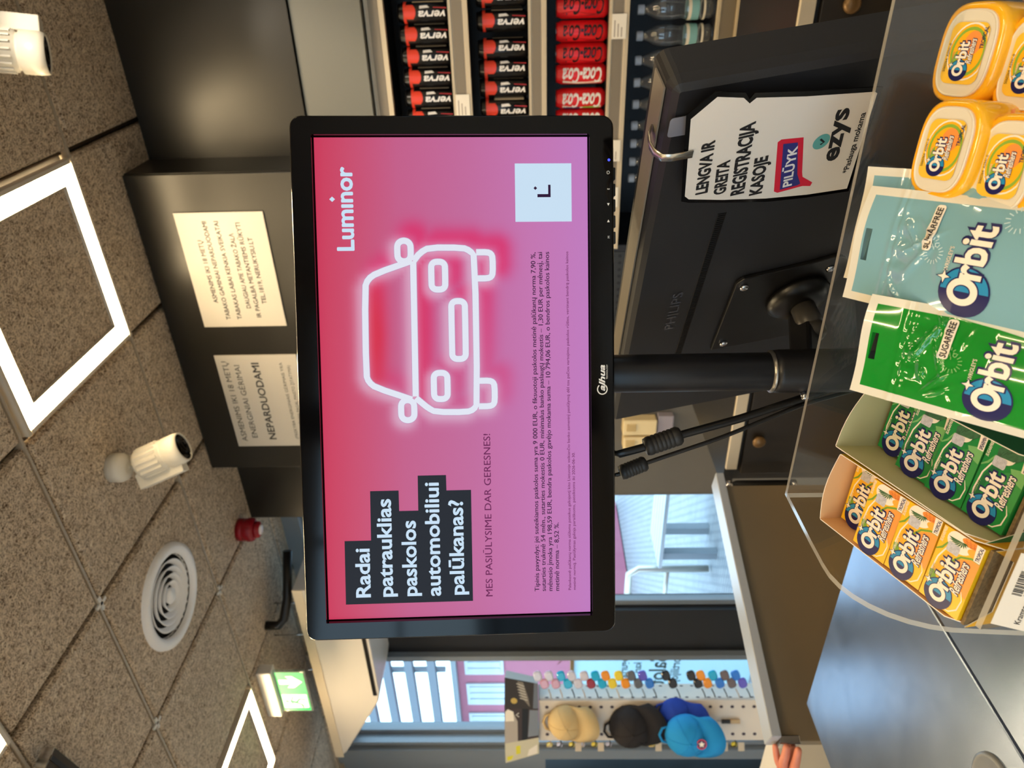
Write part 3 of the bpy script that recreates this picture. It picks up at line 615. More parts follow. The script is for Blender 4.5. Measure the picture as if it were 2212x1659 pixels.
for k in range(6):
    b = MB(); (x0, y0), (x1, y1) = tp[k], tp[(k+1) % 6]; s_ = .82; w = math.hypot(x1-x0, y1-y0)
    q = [Vector((x0*s_, y0*s_, 1.492)), Vector((x1*s_, y1*s_, 1.492)), Vector((x1, y1, 1.655)), Vector((x0, y0, 1.655))]
    nrm = (q[1]-q[0]).cross(q[3]-q[0]).normalized(); b.face(q, cards[min(k, 3)]); b.face([p-nrm*.003 for p in q][::-1], cards[3])
    fn = lambda u, v, z: (q[0]*(1-u)+q[1]*u)*(1-v)+(q[3]*(1-u)+q[2]*u)*v+nrm*(.0006+z)
    if k == 0:
        b.p2([(.3, .55), (.75, .55), (.75, .68), (.3, .68)], mat('hi_yellow', (232, 220, 60), .5), fn); b.p2([(.05, .05), (.6, .05), (.4, .3), (.05, .35)], cream, fn)
        b.p2([(.1, .82), (.3, .75), (.3, .95), (.1, .95)], mat('hi_yellow', None), fn, .0003)
    if k == 1:
        b.p2([(0, .62), (.6, .62), (.82, .72), (.82, 1), (0, 1)], cards[3], fn); b.p2([(.08, .0), (.95, .0), (.95, .26), (.08, .32)], mat('slate_print', (126, 134, 146), .5), fn); b.p2([(.0, .34), (1, .3), (1, .48), (0, .5)], black, fn, .0002)
        b.stroke([(.74, .58), (.8, .66), (.86, .58)], .025, white, fn, .0004); b.p2([(.62, .72), (.9, .74), (.97, .9), (.9, .98), (.62, .98)], cream, fn, .0003)
    if k == 2:
        b.p2([(0, 0), (1, 0), (1, .12), (0, .16)], mat('slate_print', None), fn); b.p2([(.05, .25), (.4, .5), (.95, .62), (.95, .45), (.4, .3)], mat('boot_tan', (150, 140, 128), .6), fn)
        for i in range(6): b.stroke([(.3+.1*i, .32+.02*i), (.36+.1*i, .55+.02*i)], .025, cream, fn, .0003)
        b.p2(arc(.25, .72, .1, .1, 0, 345, 10), mat('gold_print', (222, 190, 110), .4), fn, .0003)
    b.build('header_card', t, merge=False)
b = MB(); b.face([Vector((x*.82, y*.82, 1.493)) for x, y in tp], cards[3]); b.build('header_floor', t)
cols = {'pink': (206, 150, 170), 'cyan': (30, 170, 220), 'red': (150, 40, 50), 'orange': (240, 150, 40), 'yellow': (236, 210, 60), 'grey': (96, 100, 110), 'violet': (96, 90, 200), 'black': (26, 26, 32), 'blue': (40, 120, 220), 'brown': (104, 92, 96), 'clear': (206, 200, 214)}
SG = [(1.445, 'clear', 'pink', 'pale'), (1.389, 'clear', 'pink', 'tan'), (1.33, 'cyan', 'cyan', 'black'), (1.278, 'clear', 'clear', 'tan'), (1.216, 'clear', 'red', 'black'), (1.161, 'cyan', 'cyan', 'grey'), (1.111, 'orange', 'yellow', 'pale'), (1.047, 'yellow', 'orange', 'grey'), (.985, 'grey', 'grey', 'grey'), (.93, 'violet', 'blue', 'black'), (.816, 'black', 'black', 'black'), (.693, 'black', 'black', 'black'), (.646, 'orange', 'orange', 'black'), (.587, 'cyan', 'blue', 'black'), (.529, 'brown', 'brown', 'tan'), (.476, 'blue', 'violet', 'black')]
fr = {'black': black, 'grey': mat('frame_g', (110, 120, 126), .4), 'tan': mat('frame_tan', (190, 170, 150), .4), 'pale': mat('frame_pale', (200, 180, 150), .4)}
for k, (z, a, c, f_) in enumerate(SG):
    o = thing('sunglasses', '%s-lensed sunglasses with %s arms, %s from the top on the tower right side' % (c, f_, ordn[k]), 'sunglasses', TM @ Matrix.Translation((hs, -.03, z)), 'sunglasses on the tower right side')
    for j, (cx, zz, cc) in enumerate(((.112, .014, a), (.066, -.006, c))):
        b = MB(); b.loft([[Vector((cx+x*s_, y0, zz+y*s_)) for x, y in rrect(0, 0, .05, .042, .017, 4)] for s_, y0 in ((.75, -.034), (1, -.028), (1, -.022))], mat('lens_'+cc, cols[cc], .12, spec=.6), Matrix.Rotation(R(-18), 4, 'Y'), True, True, False); b.build('lens', o)
    b = MB(); b.tube([(.118, -.024, .036), (.095, -.026, .036), (.07, -.026, .018), (.045, -.026, .002)], .003, fr[f_], 8)
    b.tube([(.038, -.024, -.004), (.016, -.036, -.014), (.002, -.045, -.017)], .0028, fr[f_], 8); b.build('frame', o, merge=False)
capk = 0
def cap(name, label, z, m, dx=0, size=1, logo=None, roll=0, strap=None):
    M = TM @ Matrix.Translation((dx, -hs-.008, z)) @ Matrix.Rotation(R(roll), 4, 'Y'); t = thing(name, label, 'cap', M); rw, rh, rd = .088*size, .092*size, .10*size
    rings = []
    for i in range(9):
        a = R(88*i/8); rr = math.cos(a); rings.append([Vector((rw*rr*math.cos(2*math.pi*q/28), -rd*math.sin(a)*1.0, .03+rh*rr*math.sin(2*math.pi*q/28))) for q in range(28)])
    b = MB(); b.loft(rings, m, None, True, True, True); b.build('crown', t)
    b = MB(); n = 15; top = []; bot = []
    for i in range(n):
        u = -1+2*i/(n-1); x = rw*.97*u; e = math.sqrt(max(0, 1-u*u*.92))
        top.append((x, -.012-.05*(1-u*u), .03-rh*math.sqrt(max(0, 1-(u*.97)**2))*.55)); bot.append((x*1.02, -.03-.062*(1-u*u), -.055-.075*e*size))
    mid = [((p[0]+q[0])/2, (p[1]+q[1])/2-.012, (p[2]+q[2])/2) for p, q in zip(top, bot)]
    for A, B in ((top, mid), (mid, bot)):
        for i in range(n-1): b.face([A[i], A[i+1], B[i+1], B[i]], m, True)
    o = b.build('brim', t); sd = o.modifiers.new('sol', 'SOLIDIFY'); sd.thickness = .004
    b = MB()
    for q in range(6):
        a = 2*math.pi*q/6+.5; b.tube([(rw*1.005*math.cos(R(s_))*math.cos(a), -rd*math.sin(R(s_))*1.01, .03+rh*1.005*math.cos(R(s_))*math.sin(a)) for s_ in range(0, 90, 11)], .0012, m, 6)
    b.lathe([(.007, 0), (.005, .004), (.0005, .005)], m, Matrix.Translation((0, -rd, .03)) @ Matrix.Rotation(R(90), 4, 'X'), 14); b.build('seams', t, merge=False)
    b = MB(); b.tube([(-.04, -.006, .03+rh*.82), (-.03, -.008, .03+rh*1.12), (0, -.01, .03+rh*1.25), (.03, -.008, .03+rh*1.12), (.04, -.006, .03+rh*.82)], .006, strap or m, 8); b.build('strap', t)
    if logo:
        b = MB(); fn = lambda x, y, z: Vector((x, -.094*size-z, y-.022)); b.p2(arc(0, 0, .024, .024, 0, 350, 20), mat('badge_red', (196, 60, 80), .5), fn); b.p2(arc(0, 0, .019, .019, 0, 350, 20), mat('badge_dark', (90, 50, 90), .5), fn, .0006); b.p2(star(.0, 0, .015, .5, 5), cream, fn, .001); b.build('badge', t)
    return t
cap('baseball_cap', 'cream baseball cap hanging at the top of the pegboard tower', 1.33, mat('cap_cream', (206, 178, 128), .85, bump=.3, vs=300), 0, .95)
cap('baseball_cap', 'black baseball cap hanging in the middle of the pegboard tower', 1.02, mat('cap_black', (34, 30, 32), .85, bump=.3, vs=300), -.012, 1.12, None, -12)
cap('baseball_cap', 'dark blue baseball cap hanging behind the bright blue cap', .80, mat('cap_navy', (24, 60, 160), .8), .03, .9, None, 10)
o = cap('baseball_cap', 'bright blue baseball cap with a round red badge on the tower', .77, mat('cap_blue', (24, 140, 205), .8, bump=.3, vs=300), -.02, 1.08, True); o.matrix_world = o.matrix_world @ Matrix.Translation((0, -.085, 0))
o = thing('key_ring', 'small brown and black key ring hanging low on the tower', 'key ring', TM @ Matrix.Translation((.0, -hs-.014, .56)))
b = MB(); b.rbox((0, 0, .03), (.018, .012, .04), .004, black); b.build('fob', o)
b = MB(); b.rbox((0, 0, -.015), (.02, .012, .045), .005, mat('tag_tan', (196, 168, 130), .6)); b.build('charm', o)
b = MB(); b.tube([(0, .004, .052), (0, .012, .07)], .0015, chrome, 6); b.build('hook', o)
tagm = mat('tag_card', (206, 190, 166), .7)
for k, z in enumerate((1.44, 1.39, 1.33, 1.28, 1.22, 1.15, .94, .62, .54)):
    o = thing('sunglasses', 'sunglasses seen edge-on at the tower left side, %s from the top' % ordn[k], 'sunglasses', TM @ Matrix.Translation((-hs-.002, -.04, z)), 'sunglasses on the tower left side')
    b = MB(); b.tube([(0, -.02, .0), (-.02, -.035, -.008), (-.035, -.04, -.004), (-.04, -.03, .014)], .003, fr['black'] if k % 3 else fr['pale'], 8); b.build('frame', o)
    b = MB(); b.loft([[Vector((-.03+x*s_, -.03+y0, y*s_)) for x, y in rrect(0, 0, .026, .03, .01, 3)] for s_, y0 in ((.8, -.006), (1, 0))], mat('lens_'+('clear' if k % 2 else 'yellow'), cols['clear' if k % 2 else 'yellow'], .12), None, True, True, False); b.build('lens', o)
    if k in (2, 4, 6, 7, 8):
        b = MB(); b.box((-.035, -.045, -.03), (.042, .001, .03), tagm); b.build('price_tag', o)
# sweets rack whose packs peep in at the picture edge
RM = rz(-3.672, 1.948, 0, 31.5); t = thing('sweets_rack', 'tall black sweets rack at the left picture edge beside the door frame', 'rack', RM)
b = MB(); b.bbox((-.2, -.12, 0), (.19, .12, 1.46), blackm); b.build('frame', t)
for z in (.4, .62, .84, 1.06, 1.28):
    b = MB(); b.bbox((-.2, -.2, z), (.18, -.121, z+.02), blackm); b.build('shelf', t)
for k, (z, c) in enumerate(((1.28, (225, 110, 130)), (1.20, (235, 165, 110)), (1.06, (150, 120, 215)), (.98, (190, 150, 220)), (.84, (230, 225, 235)), (.77, (240, 170, 80)), (.62, (225, 225, 235)), (.55, (220, 190, 130)), (.42, (200, 230, 240)))):
    o = thing('sweet_packet', 'small %s packet sticking out of the sweets rack, %s from the top' % (('pink', 'peach', 'violet', 'lilac', 'white', 'orange', 'silver', 'straw', 'pale blue')[k], ordn[k]), 'packet', RM @ Matrix.Translation((.16, -.165, z+.022)), 'packets on the sweets rack')
    b = MB(); b.loft([[Vector((x*s_, y*s2, zz)) for x, y in rrect(0, 0, .09, .03, .008, 3)] for s_, s2, zz in ((1, .15, 0), (.96, 1, .015), (.96, 1, .05), (1, .15, .066))], mat('packet_%d' % k, c, .3), None); b.build('pouch', o)
    b = MB(); b.bbox((-.025, -.0165, .022), (.025, -.0145, .044), cream); b.build('print', o)
# ------------------------------------------------------------------ person reaching in from the left
t = thing('person', 'hand of a person reaching towards the free end of the tan gate', 'person', (0, 0, 0)); skin = mat('skin', (206, 128, 104), .45, var=.08, vs=60)
def skinned(name, V, E, parent, m, root=0, sub=2):
    me = bpy.data.meshes.new(name); me.from_pydata([v[0] for v in V], E, []); o = bpy.data.objects.new(name, me); COL.objects.link(o); me.materials.append(m)
    k = o.modifiers.new('skin', 'SKIN'); k.use_smooth_shade = True; L_ = me.skin_vertices[0].data
    for i, v in enumerate(V): r_ = v[1]; L_[i].radius = r_ if isinstance(r_, tuple) else (r_, r_); L_[i].use_root = i == root
    s_ = o.modifiers.new('sub', 'SUBSURF'); s_.levels = s_.render_levels = sub; o.parent = parent; return o
V = []; E = []
def ch(start, pts):
    p = start
    for q, r_ in pts: V.append((q, r_)); E.append((p, len(V)-1)) if p is not None else None; p = len(V)-1
    return p
pel = ch(None, [((-2.02, .55, .95), .15)]); sp_ = ch(pel, [((-2.02, .55, 1.15), .14), ((-2.01, .56, 1.36), (.16, .13))]); nk = ch(sp_, [((-2.0, .57, 1.47), .06), ((-1.99, .58, 1.56), .075), ((-1.99, .59, 1.66), .095), ((-1.99, .59, 1.75), .07)])
ra = ch(sp_, [((-1.93, .74, 1.37), .062), ((-1.90, .84, 1.12), .048), ((-1.84, .845, .985), .045), ((-1.70, .86, .975), .036), ((-1.592, .878, .972), (.026, .022)), ((-1.552, .890, .968), (.032, .022)), ((-1.525, .902, .966), (.034, .020))])
la = ch(sp_, [((-2.07, .37, 1.37), .062), ((-2.06, .30, 1.12), .048), ((-1.98, .33, .92), .036), ((-1.95, .35, .84), .034)])
for s_, y in ((1, .63), (-1, .47)): ch(pel, [((-2.02, y, .88), .09), ((-2.0, y, .5), .062), ((-2.03, y, .1), .045), ((-1.92, y, .05), .04)])
skinned('body', V, E, t, skin, 0, 2)
def finger(P, rs):
    V = [(p, r_) for p, r_ in zip(P, rs)]; skinned('finger', V, [(i, i+1) for i in range(len(P)-1)], t, skin)
pk = (-1.536, .898, .968)
finger([pk, (-1.521, .908, .982), (-1.505, .921, .985), (-1.490, .931, .987)], (.011, .0085, .0075, .006))
finger([pk, (-1.506, .898, .977), (-1.484, .905, .972), (-1.466, .915, .970)], (.012, .0105, .0095, .0075))
finger([pk, (-1.528, .916, .953), (-1.516, .928, .944), (-1.502, .938, .944)], (.011, .0085, .0075, .006))
finger([pk, (-1.542, .918, .955), (-1.533, .934, .946), (-1.524, .943, .946)], (.010, .0075, .0065, .0055))
finger([(-1.552, .888, .960), (-1.515, .886, .957), (-1.485, .890, .955), (-1.455, .902, .951)], (.013, .011, .0095, .0075))
shirt = mat('shirt_navy', (40, 46, 66), .8)
V = []; E = []
pel = ch(None, [((-2.02, .55, .93), .17)]); sp_ = ch(pel, [((-2.02, .55, 1.15), .16), ((-2.01, .56, 1.36), (.175, .145))]); ch(sp_, [((-2.0, .57, 1.46), .072)])
ch(sp_, [((-1.93, .74, 1.37), .075), ((-1.90, .84, 1.12), .06), ((-1.84, .845, .99), .055), ((-1.73, .857, .976), .047)]); ch(sp_, [((-2.07, .37, 1.37), .075), ((-2.06, .30, 1.12), .06), ((-1.99, .33, .94), .048)])
skinned('shirt', V, E, t, shirt)
V = []; E = []
pel = ch(None, [((-2.02, .55, .96), .165)])
for y in (.63, .47): ch(pel, [((-2.02, y, .86), .1), ((-2.0, y, .5), .075), ((-2.03, y, .13), .06)])
skinned('trousers', V, E, t, mat('trousers_dark', (34, 34, 40), .8))
b = MB(); b.lathe([(.105, -.02), (.112, .03), (.095, .085), (.05, .115), (.0005, .122)], mat('hair_brown', (60, 42, 30), .7), Matrix.Translation((-2.0, .585, 1.68)), 20, False); b.build('hair', t)
# ------------------------------------------------------------------ customer monitor
import numpy as np
DM = basis((.886, .4636, -.003), (.035, -.061, .998), (-.370, .611, 1.575))
t = thing('customer_monitor', 'glossy black customer monitor showing a pink car loan advert', 'monitor', DM); mm = .001
def frame_ring(b, ow, oh, cy, iw, ih, z0, z1, r, m):
    O_ = rrect(0, cy, ow, oh, r, 5); I_ = rrect(0, 0, iw, ih, .0005, 5); n = len(O_)
    Oi = rrect(0, cy, ow-.004, oh-.004, r-.002, 5)
    for i in range(n):
        j = (i+1) % n
        b.face([(*O_[i], z0), (*O_[j], z0), (*O_[j], z1-.003), (*O_[i], z1-.003)], m, True)
        b.face([(*O_[i], z1-.003), (*O_[j], z1-.003), (*Oi[j], z1), (*Oi[i], z1)], m, True)
        b.face([(*Oi[i], z1), (*Oi[j], z1), (*I_[j], z1), (*I_[i], z1)], m)
        b.face([(*I_[i], z1), (*I_[j], z1), (*I_[j], z0+.004), (*I_[i], z0+.004)], m)
b = MB(); frame_ring(b, .5145, .3115, -.0016, .478, .267, -.012, .0075, .011, gloss_black); b.build('bezel', t, merge=True)
b = MB(); b.loft([[Vector((x, y-.0016, z)) for x, y in rrect(0, 0, .508*s_, .305*s_, .012, 5)] for s_, z in ((.86, -.052), (.95, -.046), (1, -.02), (1, -.0121))], blackm, None, True, True, False); b.build('rear_cover', t)
# screen with its advert
adm = bpy.data.materials.new('advert_screen'); adm.use_nodes = True; nt = adm.node_tree; bs = nt.nodes['Principled BSDF']; at = nt.nodes.new('ShaderNodeAttribute'); at.attribute_name = 'advert'
bs.inputs['Base Color'].default_value = (.01, .01, .012, 1); bs.inputs['Roughness'].default_value = .32; bs.inputs['Specular IOR Level'].default_value = .12
nt.links.new(at.outputs['Color'], bs.inputs['Emission Color']); bs.inputs['Emission Strength'].default_value = .95
carL = []
body = [(-15.5, 40.2), (-20, 35), (-25.5, 28.5), (-29.9, 21), (-30.5, -10), (-28, -17), (-22, -20.6), (123, -20.6), (128.5, -16), (131.6, -9), (132, 24), (127, 33), (119, 39.5)]
cx0 = 50.6
carL.append(([(-14, 40.3), (119, 39.8)], False)); carL.append((body, False))
carL.append(([(119, 42), (107.5, 76), (102, 84), (94, 87.5), (8, 88.5), (1, 86), (-4.5, 79.5), (-17, 44)], False))
carL.append((rrect(128.8, 48.5, 20, 13, 6, 4), True)); carL.append((rrect(-27.5, 48.5, 20, 13, 6, 4), True))
for x0, x1 in ((101.5, 127), (-25, 0.5)): carL.append(([(x0, -22), (x0, -33), (x0+1.5, -36.5), (x0+5, -38), (x1-5, -38), (x1-1.5, -36.5), (x1, -33), (x1, -22)], False))
carL.append((rrect(104.6, 15.6, 27, 13.5, 5, 4), True)); carL.append((rrect(-4, 15.4, 26, 13.5, 5, 4), True)); carL.append((rrect(51, -3.3, 57, 13.5, 5, 4), True))
nx, ny = 140, 79; X, Y = np.meshgrid(np.linspace(-238, 238, nx), np.linspace(-132.5, 132.5, ny))
def segd(X, Y):
    D = np.full(X.shape, 1e9)
    for P, cl in carL:
        for i in range(len(P)-(0 if cl else 1)):
            a, c = P[i], P[(i+1) % len(P)]; dx, dy = c[0]-a[0], c[1]-a[1]; q = dx*dx+dy*dy or 1e-9
            tt = np.clip(((X-a[0])*dx+(Y-a[1])*dy)/q, 0, 1); D = np.minimum(D, np.hypot(X-a[0]-tt*dx, Y-a[1]-tt*dy))
    return D
tt = (132.5-Y)/265
stops = [(0, (206, 56, 90)), (.12, (204, 74, 110)), (.3, (198, 94, 140)), (.55, (196, 106, 158)), (.8, (198, 118, 180)), (1, (194, 124, 194))]
col = np.stack([np.interp(tt, [s_[0] for s_ in stops], [s_[1][k] for s_ in stops]) for k in range(3)], -1)
def mixc(col, c, w): return col*(1-w[..., None])+np.array(c, float)*w[..., None]
sh = np.exp(-(segd(X-9, Y+9)/11)**2)*.8*np.clip((.55+.45*(X-20)/90), 0, 1); col = mixc(col, (222, 40, 104), sh)
inw = np.clip(1-np.abs(X-48)/62, 0, 1)**.5*np.exp(-((Y-80)/11)**2)*(Y < 86)*(Y > 41); col = mixc(col, (216, 34, 66), np.clip(inw*1.1, 0, .95))
inn = np.clip(1-np.abs(X-50)/80, 0, 1)**.3*np.exp(-((Y-34)/9)**2)*(Y < 39); col = mixc(col, (216, 40, 96), np.clip(inn, 0, .85))
gl = np.exp(-(segd(X+3, Y-3)/8)**2)*.62; col = mixc(col, (226, 206, 226), gl)
colL = np.where(col/255 <= .04045, col/255/12.92, ((col/255+.055)/1.055)**2.4)
vs = [(x*mm, y*mm, 0) for x, y in zip(X.ravel(), Y.ravel())]; fs = [(j*nx+i, j*nx+i+1, (j+1)*nx+i+1, (j+1)*nx+i) for j in range(ny-1) for i in range(nx-1)]
me = bpy.data.meshes.new('screen'); me.from_pydata(vs, [], fs); ca = me.color_attributes.new('advert', 'FLOAT_COLOR', 'POINT')
buf = np.ones((nx*ny, 4), np.float32); buf[:, :3] = colL.reshape(-1, 3); ca.data.foreach_set('color', buf.ravel()); me.materials.append(adm)
scr = bpy.data.objects.new('screen', me); COL.objects.link(scr); scr.parent = t
fn = lambda x, y, z: Vector((x*mm, y*mm, .0003+z*mm))
neon = mat('screen_white', (20, 20, 24), .4, emit=(226, 230, 244), es=.95); neonr = mat('screen_line_edge', (20, 20, 24), .4, emit=(200, 150, 190), es=.9)
b = MB()
def smooth(P, cl):
    Q = []
    n = len(P)
    for i in range(n):
        a, p, c = P[i-1], P[i], P[(i+1) % n]
        if not cl and i in (0, n-1): Q.append(p); continue
        Q += [(p[0]*.75+a[0]*.25, p[1]*.75+a[1]*.25), (p[0]*.75+c[0]*.25, p[1]*.75+c[1]*.25)]
    return Q
for k, (P, cl) in enumerate(carL):
    P = smooth(P, cl) if len(P) > 2 else P
    b.stroke(P, 7.0, neonr, fn, .1+.01*k, cl); b.stroke(P, 6.0, neon, fn, .3+.01*k, cl)
b.build('car_drawing', scr, merge=False)
bxm = mat('screen_black', (6, 6, 8), .4, spec=.1, emit=(36, 40, 48), es=1); bxw = mat('screen_pale', (20, 20, 24), .4, emit=(196, 220, 240), es=1); tx = mat('screen_text', (6, 6, 8), .4, spec=.1, emit=(46, 20, 54), es=1); tp_ = mat('screen_plum', (10, 6, 10), .4, spec=.1, emit=(104, 34, 84), es=1)
b = MB(); b.p2([(-223, 115), (-158, 114.5), (-158, 88.2), (-108, 87.8), (-108, 59.5), (-128.8, 59.4), (-128.8, 40.4), (-93.4, 40.2), (-93.4, 12), (-109, 11.8), (-109, -12.8), (-223, -12.8)], bxm, fn, .05)
for s_, y, w in (('Radai', 90.3, 50.2), ('patrauklias', 67.8, 100), ('paskolos', 43.6, 77.4), ('automobiliui', 19.8, 115), ('palūkanas?', -4.0, 97.2)): b.text(s_, -216.2, y, 20.2, bxw, fn, .15, 'L', .024, 0, w)
b.build('headline', scr, merge=False)
b = MB(); b.text('MES PASIŪLYSIME DAR GERESNES!', -218.8, -32.8, 9.8, tp_, fn, .05, 'L', .004, 0, 166)
for s_, y, w in (('Tipinis pavyzdys: jei suteikiamos paskolos suma yra 9 000 EUR, o fiksuotoji paskolos metinė palūkanų norma 7,90 %,', -80.2, 341.4), ('sutarties trukmė 54 mėn., sutarties mokestis 0 EUR, minimalus banko paslaugų mokestis – 1,30 EUR per mėnesį, tai', -87.0, 341.6), ('mėnesio įmoka yra 198,59 EUR, bendra paskolos gavėjo mokama suma – 10 794,06 EUR, o bendros paskolos kainos', -93.8, 341.8), ('metinė norma – 8,52 %.', -100.7, 70.4)):
    b.text(s_, -215, y, 6.6, tx, fn, .05, 'L', .012, 0, w)
for s_, y, w in (('Palankesnė palūkanų norma siūloma pateikus galiojantį kito Lietuvoje veikiančio banko asmeninį pasiūlymą dėl tos pačios vartojimo paskolos rūšies, vertinant bendrą paskolos kainos', -112.8, 341.5), ('metinę normą. Pasiūlymas galioja paraiškoms, pateiktoms iki 2026-06-30.', -117.6, 141.5)):
    b.text(s_, -214.6, y, 3.9, tp_, fn, .05, 'L', .006, 0, w)
b.build('small_print', scr, merge=False)
b = MB(); b.text('Lumınor', 130.2, 97.0, 23, bxw, fn, .05, 'L', .03, 0, 79.2); b.p2([(176.6, 116.6), (179.2, 119.4), (181.8, 116.6), (179.2, 113.8)], bxw, fn, .05); b.build('bank_name', scr, merge=False)
b = MB(); b.p2([(156.3, -116.6), (212.6, -116.6), (212.6, -61.1), (156.3, -61.1)], bxw, fn, .05)
b.p2([(180, -96), (192, -96), (192, -93.6), (183, -93.6), (183, -83), (180, -83)], tx, fn, .1); b.p2([(187, -81), (188.8, -79.2), (190.6, -81), (188.8, -82.8)], tx, fn, .1); b.build('pale_tile', scr, merge=False)
wi = mat('logo_white', (226, 226, 226), .4); fnb = lambda x, y, z: Vector((x*mm, y*mm, .0076+z*mm))
b = MB(); b.text('alhua', -11.2, -147.3, 8.2, wi, fnb, 0, 'L', .03, .3, 26); b.stroke(arc(-9.4, -144.8, 5.0, 4.8, 40, 320, 20), 1.1, wi, fnb, 0); b.text('TECHNOLOGY', .5, -150.3, 2.3, wi, fnb, 0, 'L', 0, 0, 14.5)
for s_, x in (('M', 139.8), ('E', 186.3)): b.text(s_, x, -153, 3.2, wi, fnb, 0, 'C')
b.p2([(156.8, -151.7), (154.2, -150.4), (154.2, -153)][::-1], wi, fnb); b.p2([(170, -151.7), (172.6, -150.4), (172.6, -153)], wi, fnb); b.stroke(arc(202, -151.6, 1.4, 1.4, 120, 420, 12), .4, wi, fnb); b.stroke([(202, -150), (202, -151.4)], .4, wi, fnb)
b.build('logo_and_marks', t, merge=False)
b = MB(); b.lathe([(.0013, 0), (.0011, .0006), (.0003, .0008)], mat('power_led', (20, 30, 200), .3, emit=(60, 70, 255), es=2.5), Matrix.Translation((.214, -.1525, .0076)), 12); b.build('power_light', t)
for x in (139.8, 155.6, 171.3, 186.3, 202):
    b = MB(); b.rbox((x*mm, -.1583, -.002), (.012, .003, .008), .001, black); b.build('button', t)
# pole with arm
PX, PY = -.400, .672
t = thing('monitor_pole', 'thick black pole standing on the counter behind the customer monitor', 'pole', (PX, PY, .95)); blk = mat('pole_black', (24, 24, 28), .38)
b = MB(); b.lathe([(.0205, .0), (.0205, .66), (.017, .664)], blk, None, 36); b.build('tube', t)
b = MB(); b.lathe([(.0225, .2), (.0235, .203), (.0235, .285), (.0225, .292)], blk, None, 36); b.lathe([(.023, .2925), (.0232, .294), (.0208, .296)], mat('steel_rim', (160, 156, 150), .3, .9), None, 36, False); b.build('collar', t)
b = MB(); b.lathe([(.004, 0), (.004, .008), (.0005, .0085)], chrome, Matrix.Translation((-.017, -.016, .26)) @ Matrix.Rotation(R(90), 4, 'X') @ Matrix.Rotation(R(-40), 4, 'Y'), 12); b.build('screw', t)
b = MB(); b.rbox((0, 0, .004), (.16, .16, .008), .02, blk); b.build('base_plate', t)
n_ = Vector((.462, -.884, -.07)); v0 = Vector((-.370, .611, 1.575))-n_*.052
b = MB(); M_, L_ = along(Vector((0, 0, .62)), v0-Vector((PX, PY, .95))); b.box((0, 0, L_/2), (.05, .05, max(L_-.004, .01)), blk, M_); b.build('upper_arm', t)
# cashier monitor
PM = basis((.8606, -.5091, .0129), (-.1068, -.1556, .982), (-.096, .59, 1.39)); PQ = PM.translation
t = thing('cashier_monitor', 'matte black back of the cashier monitor behind the pole', 'monitor', PM); pb = mat('philips_back', (30, 30, 33), .55, bump=.05, vs=600); rim = mat('rim_grey', (120, 112, 100), .4)
b = MB(); c = lambda k: rrect(-.306, -.18, .612-2*k, .36-2*k, max(.010-k, .002), 4)
b.loft([[Vector((x, y, z)) for x, y in c(k)] for k, z in ((.0, -.042), (.0, -.012), (.003, -.004), (.008, 0))], pb, None, True, True, False); b.build('housing', t)
b = MB(); b.bbox((-.598, .0001, -.034), (-.010, .0016, -.010), rim); b.build('top_rim', t)  # lighter grey paints in the lamp light on the black top face
b = MB(); b.bbox((-.60, -.348, -.0445), (-.012, -.012, -.0425), gloss_black); b.build('screen', t)
b = MB()
for k in range(96): x = -.46+.295*k/95; b.bbox((x, -.0795, -.001), (x+.0014, -.0725, .0008), black)
b.bbox((-.462, -.0802, -.001), (-.163, -.0798, .0012), blackm); b.bbox((-.462, -.0722, -.001), (-.163, -.0718, .0012), blackm); b.build('vent_slot', t, merge=False)
b = MB(); fn = lambda x, y, z: Vector((x, y, .0008+z)); b.text('PHILIPS', -.365, -.0585, .0165, mat('gloss_letter', (70, 70, 78), .2), fn, 0, 'L', .02, 0, .077); b.build('raised_lettering', t, merge=False)  # paler letter colour paints in the gloss highlight on black lettering
b = MB(); cxv, cyv = -.352, -.178
P = [(-.43, -.118), (-.285, -.118), (-.278, -.125), (-.272, -.20)]+arc(-.287, -.227, .02, .02, 20, -110, 8)+[(-.33, -.245), (-.43, -.245)]
b.loft([[Vector((x, y, z)) for x, y in P[::-1]] for z in (.0012, .006)], black, None, True, True, False)
b.build('mount_plate', t, bevel=.001)
for x, y in ((-.416, -.131), (-.293, -.128), (-.287, -.227), (-.416, -.232)):
    b = MB(); b.lathe([(.0052, .006), (.005, .0085), (.003, .0095), (.0005, .0097)], chrome, Matrix.Translation((x, y, 0)), 14); b.build('screw', t)
b = MB(); b.lathe([(.036, .006), (.038, .012), (.03, .02), (.016, .024)], black, Matrix.Translation((-.333, -.203, 0)), 30); b.build('tilt_disc', t)
b = MB(); b.lathe([(.014, .02), (.0145, .046), (.013, .049), (.013, .051), (.0145, .053), (.013, .064), (.008, .068), (.0005, .069)], mat('knob_grey', (62, 60, 58), .35), Matrix.Translation((-.333, -.203, 0)), 24); b.build('tilt_knob', t)
pl = PM.inverted() @ Vector((PX, PY+.02, 1.20)); b = MB(); M_, L_ = along(Vector((-.356, -.216, .010)), pl); b.box((0, 0, L_/2), (.03, .022, L_), blk, M_, (.9, .9)); b.build('swing_arm', t, bevel=.004)
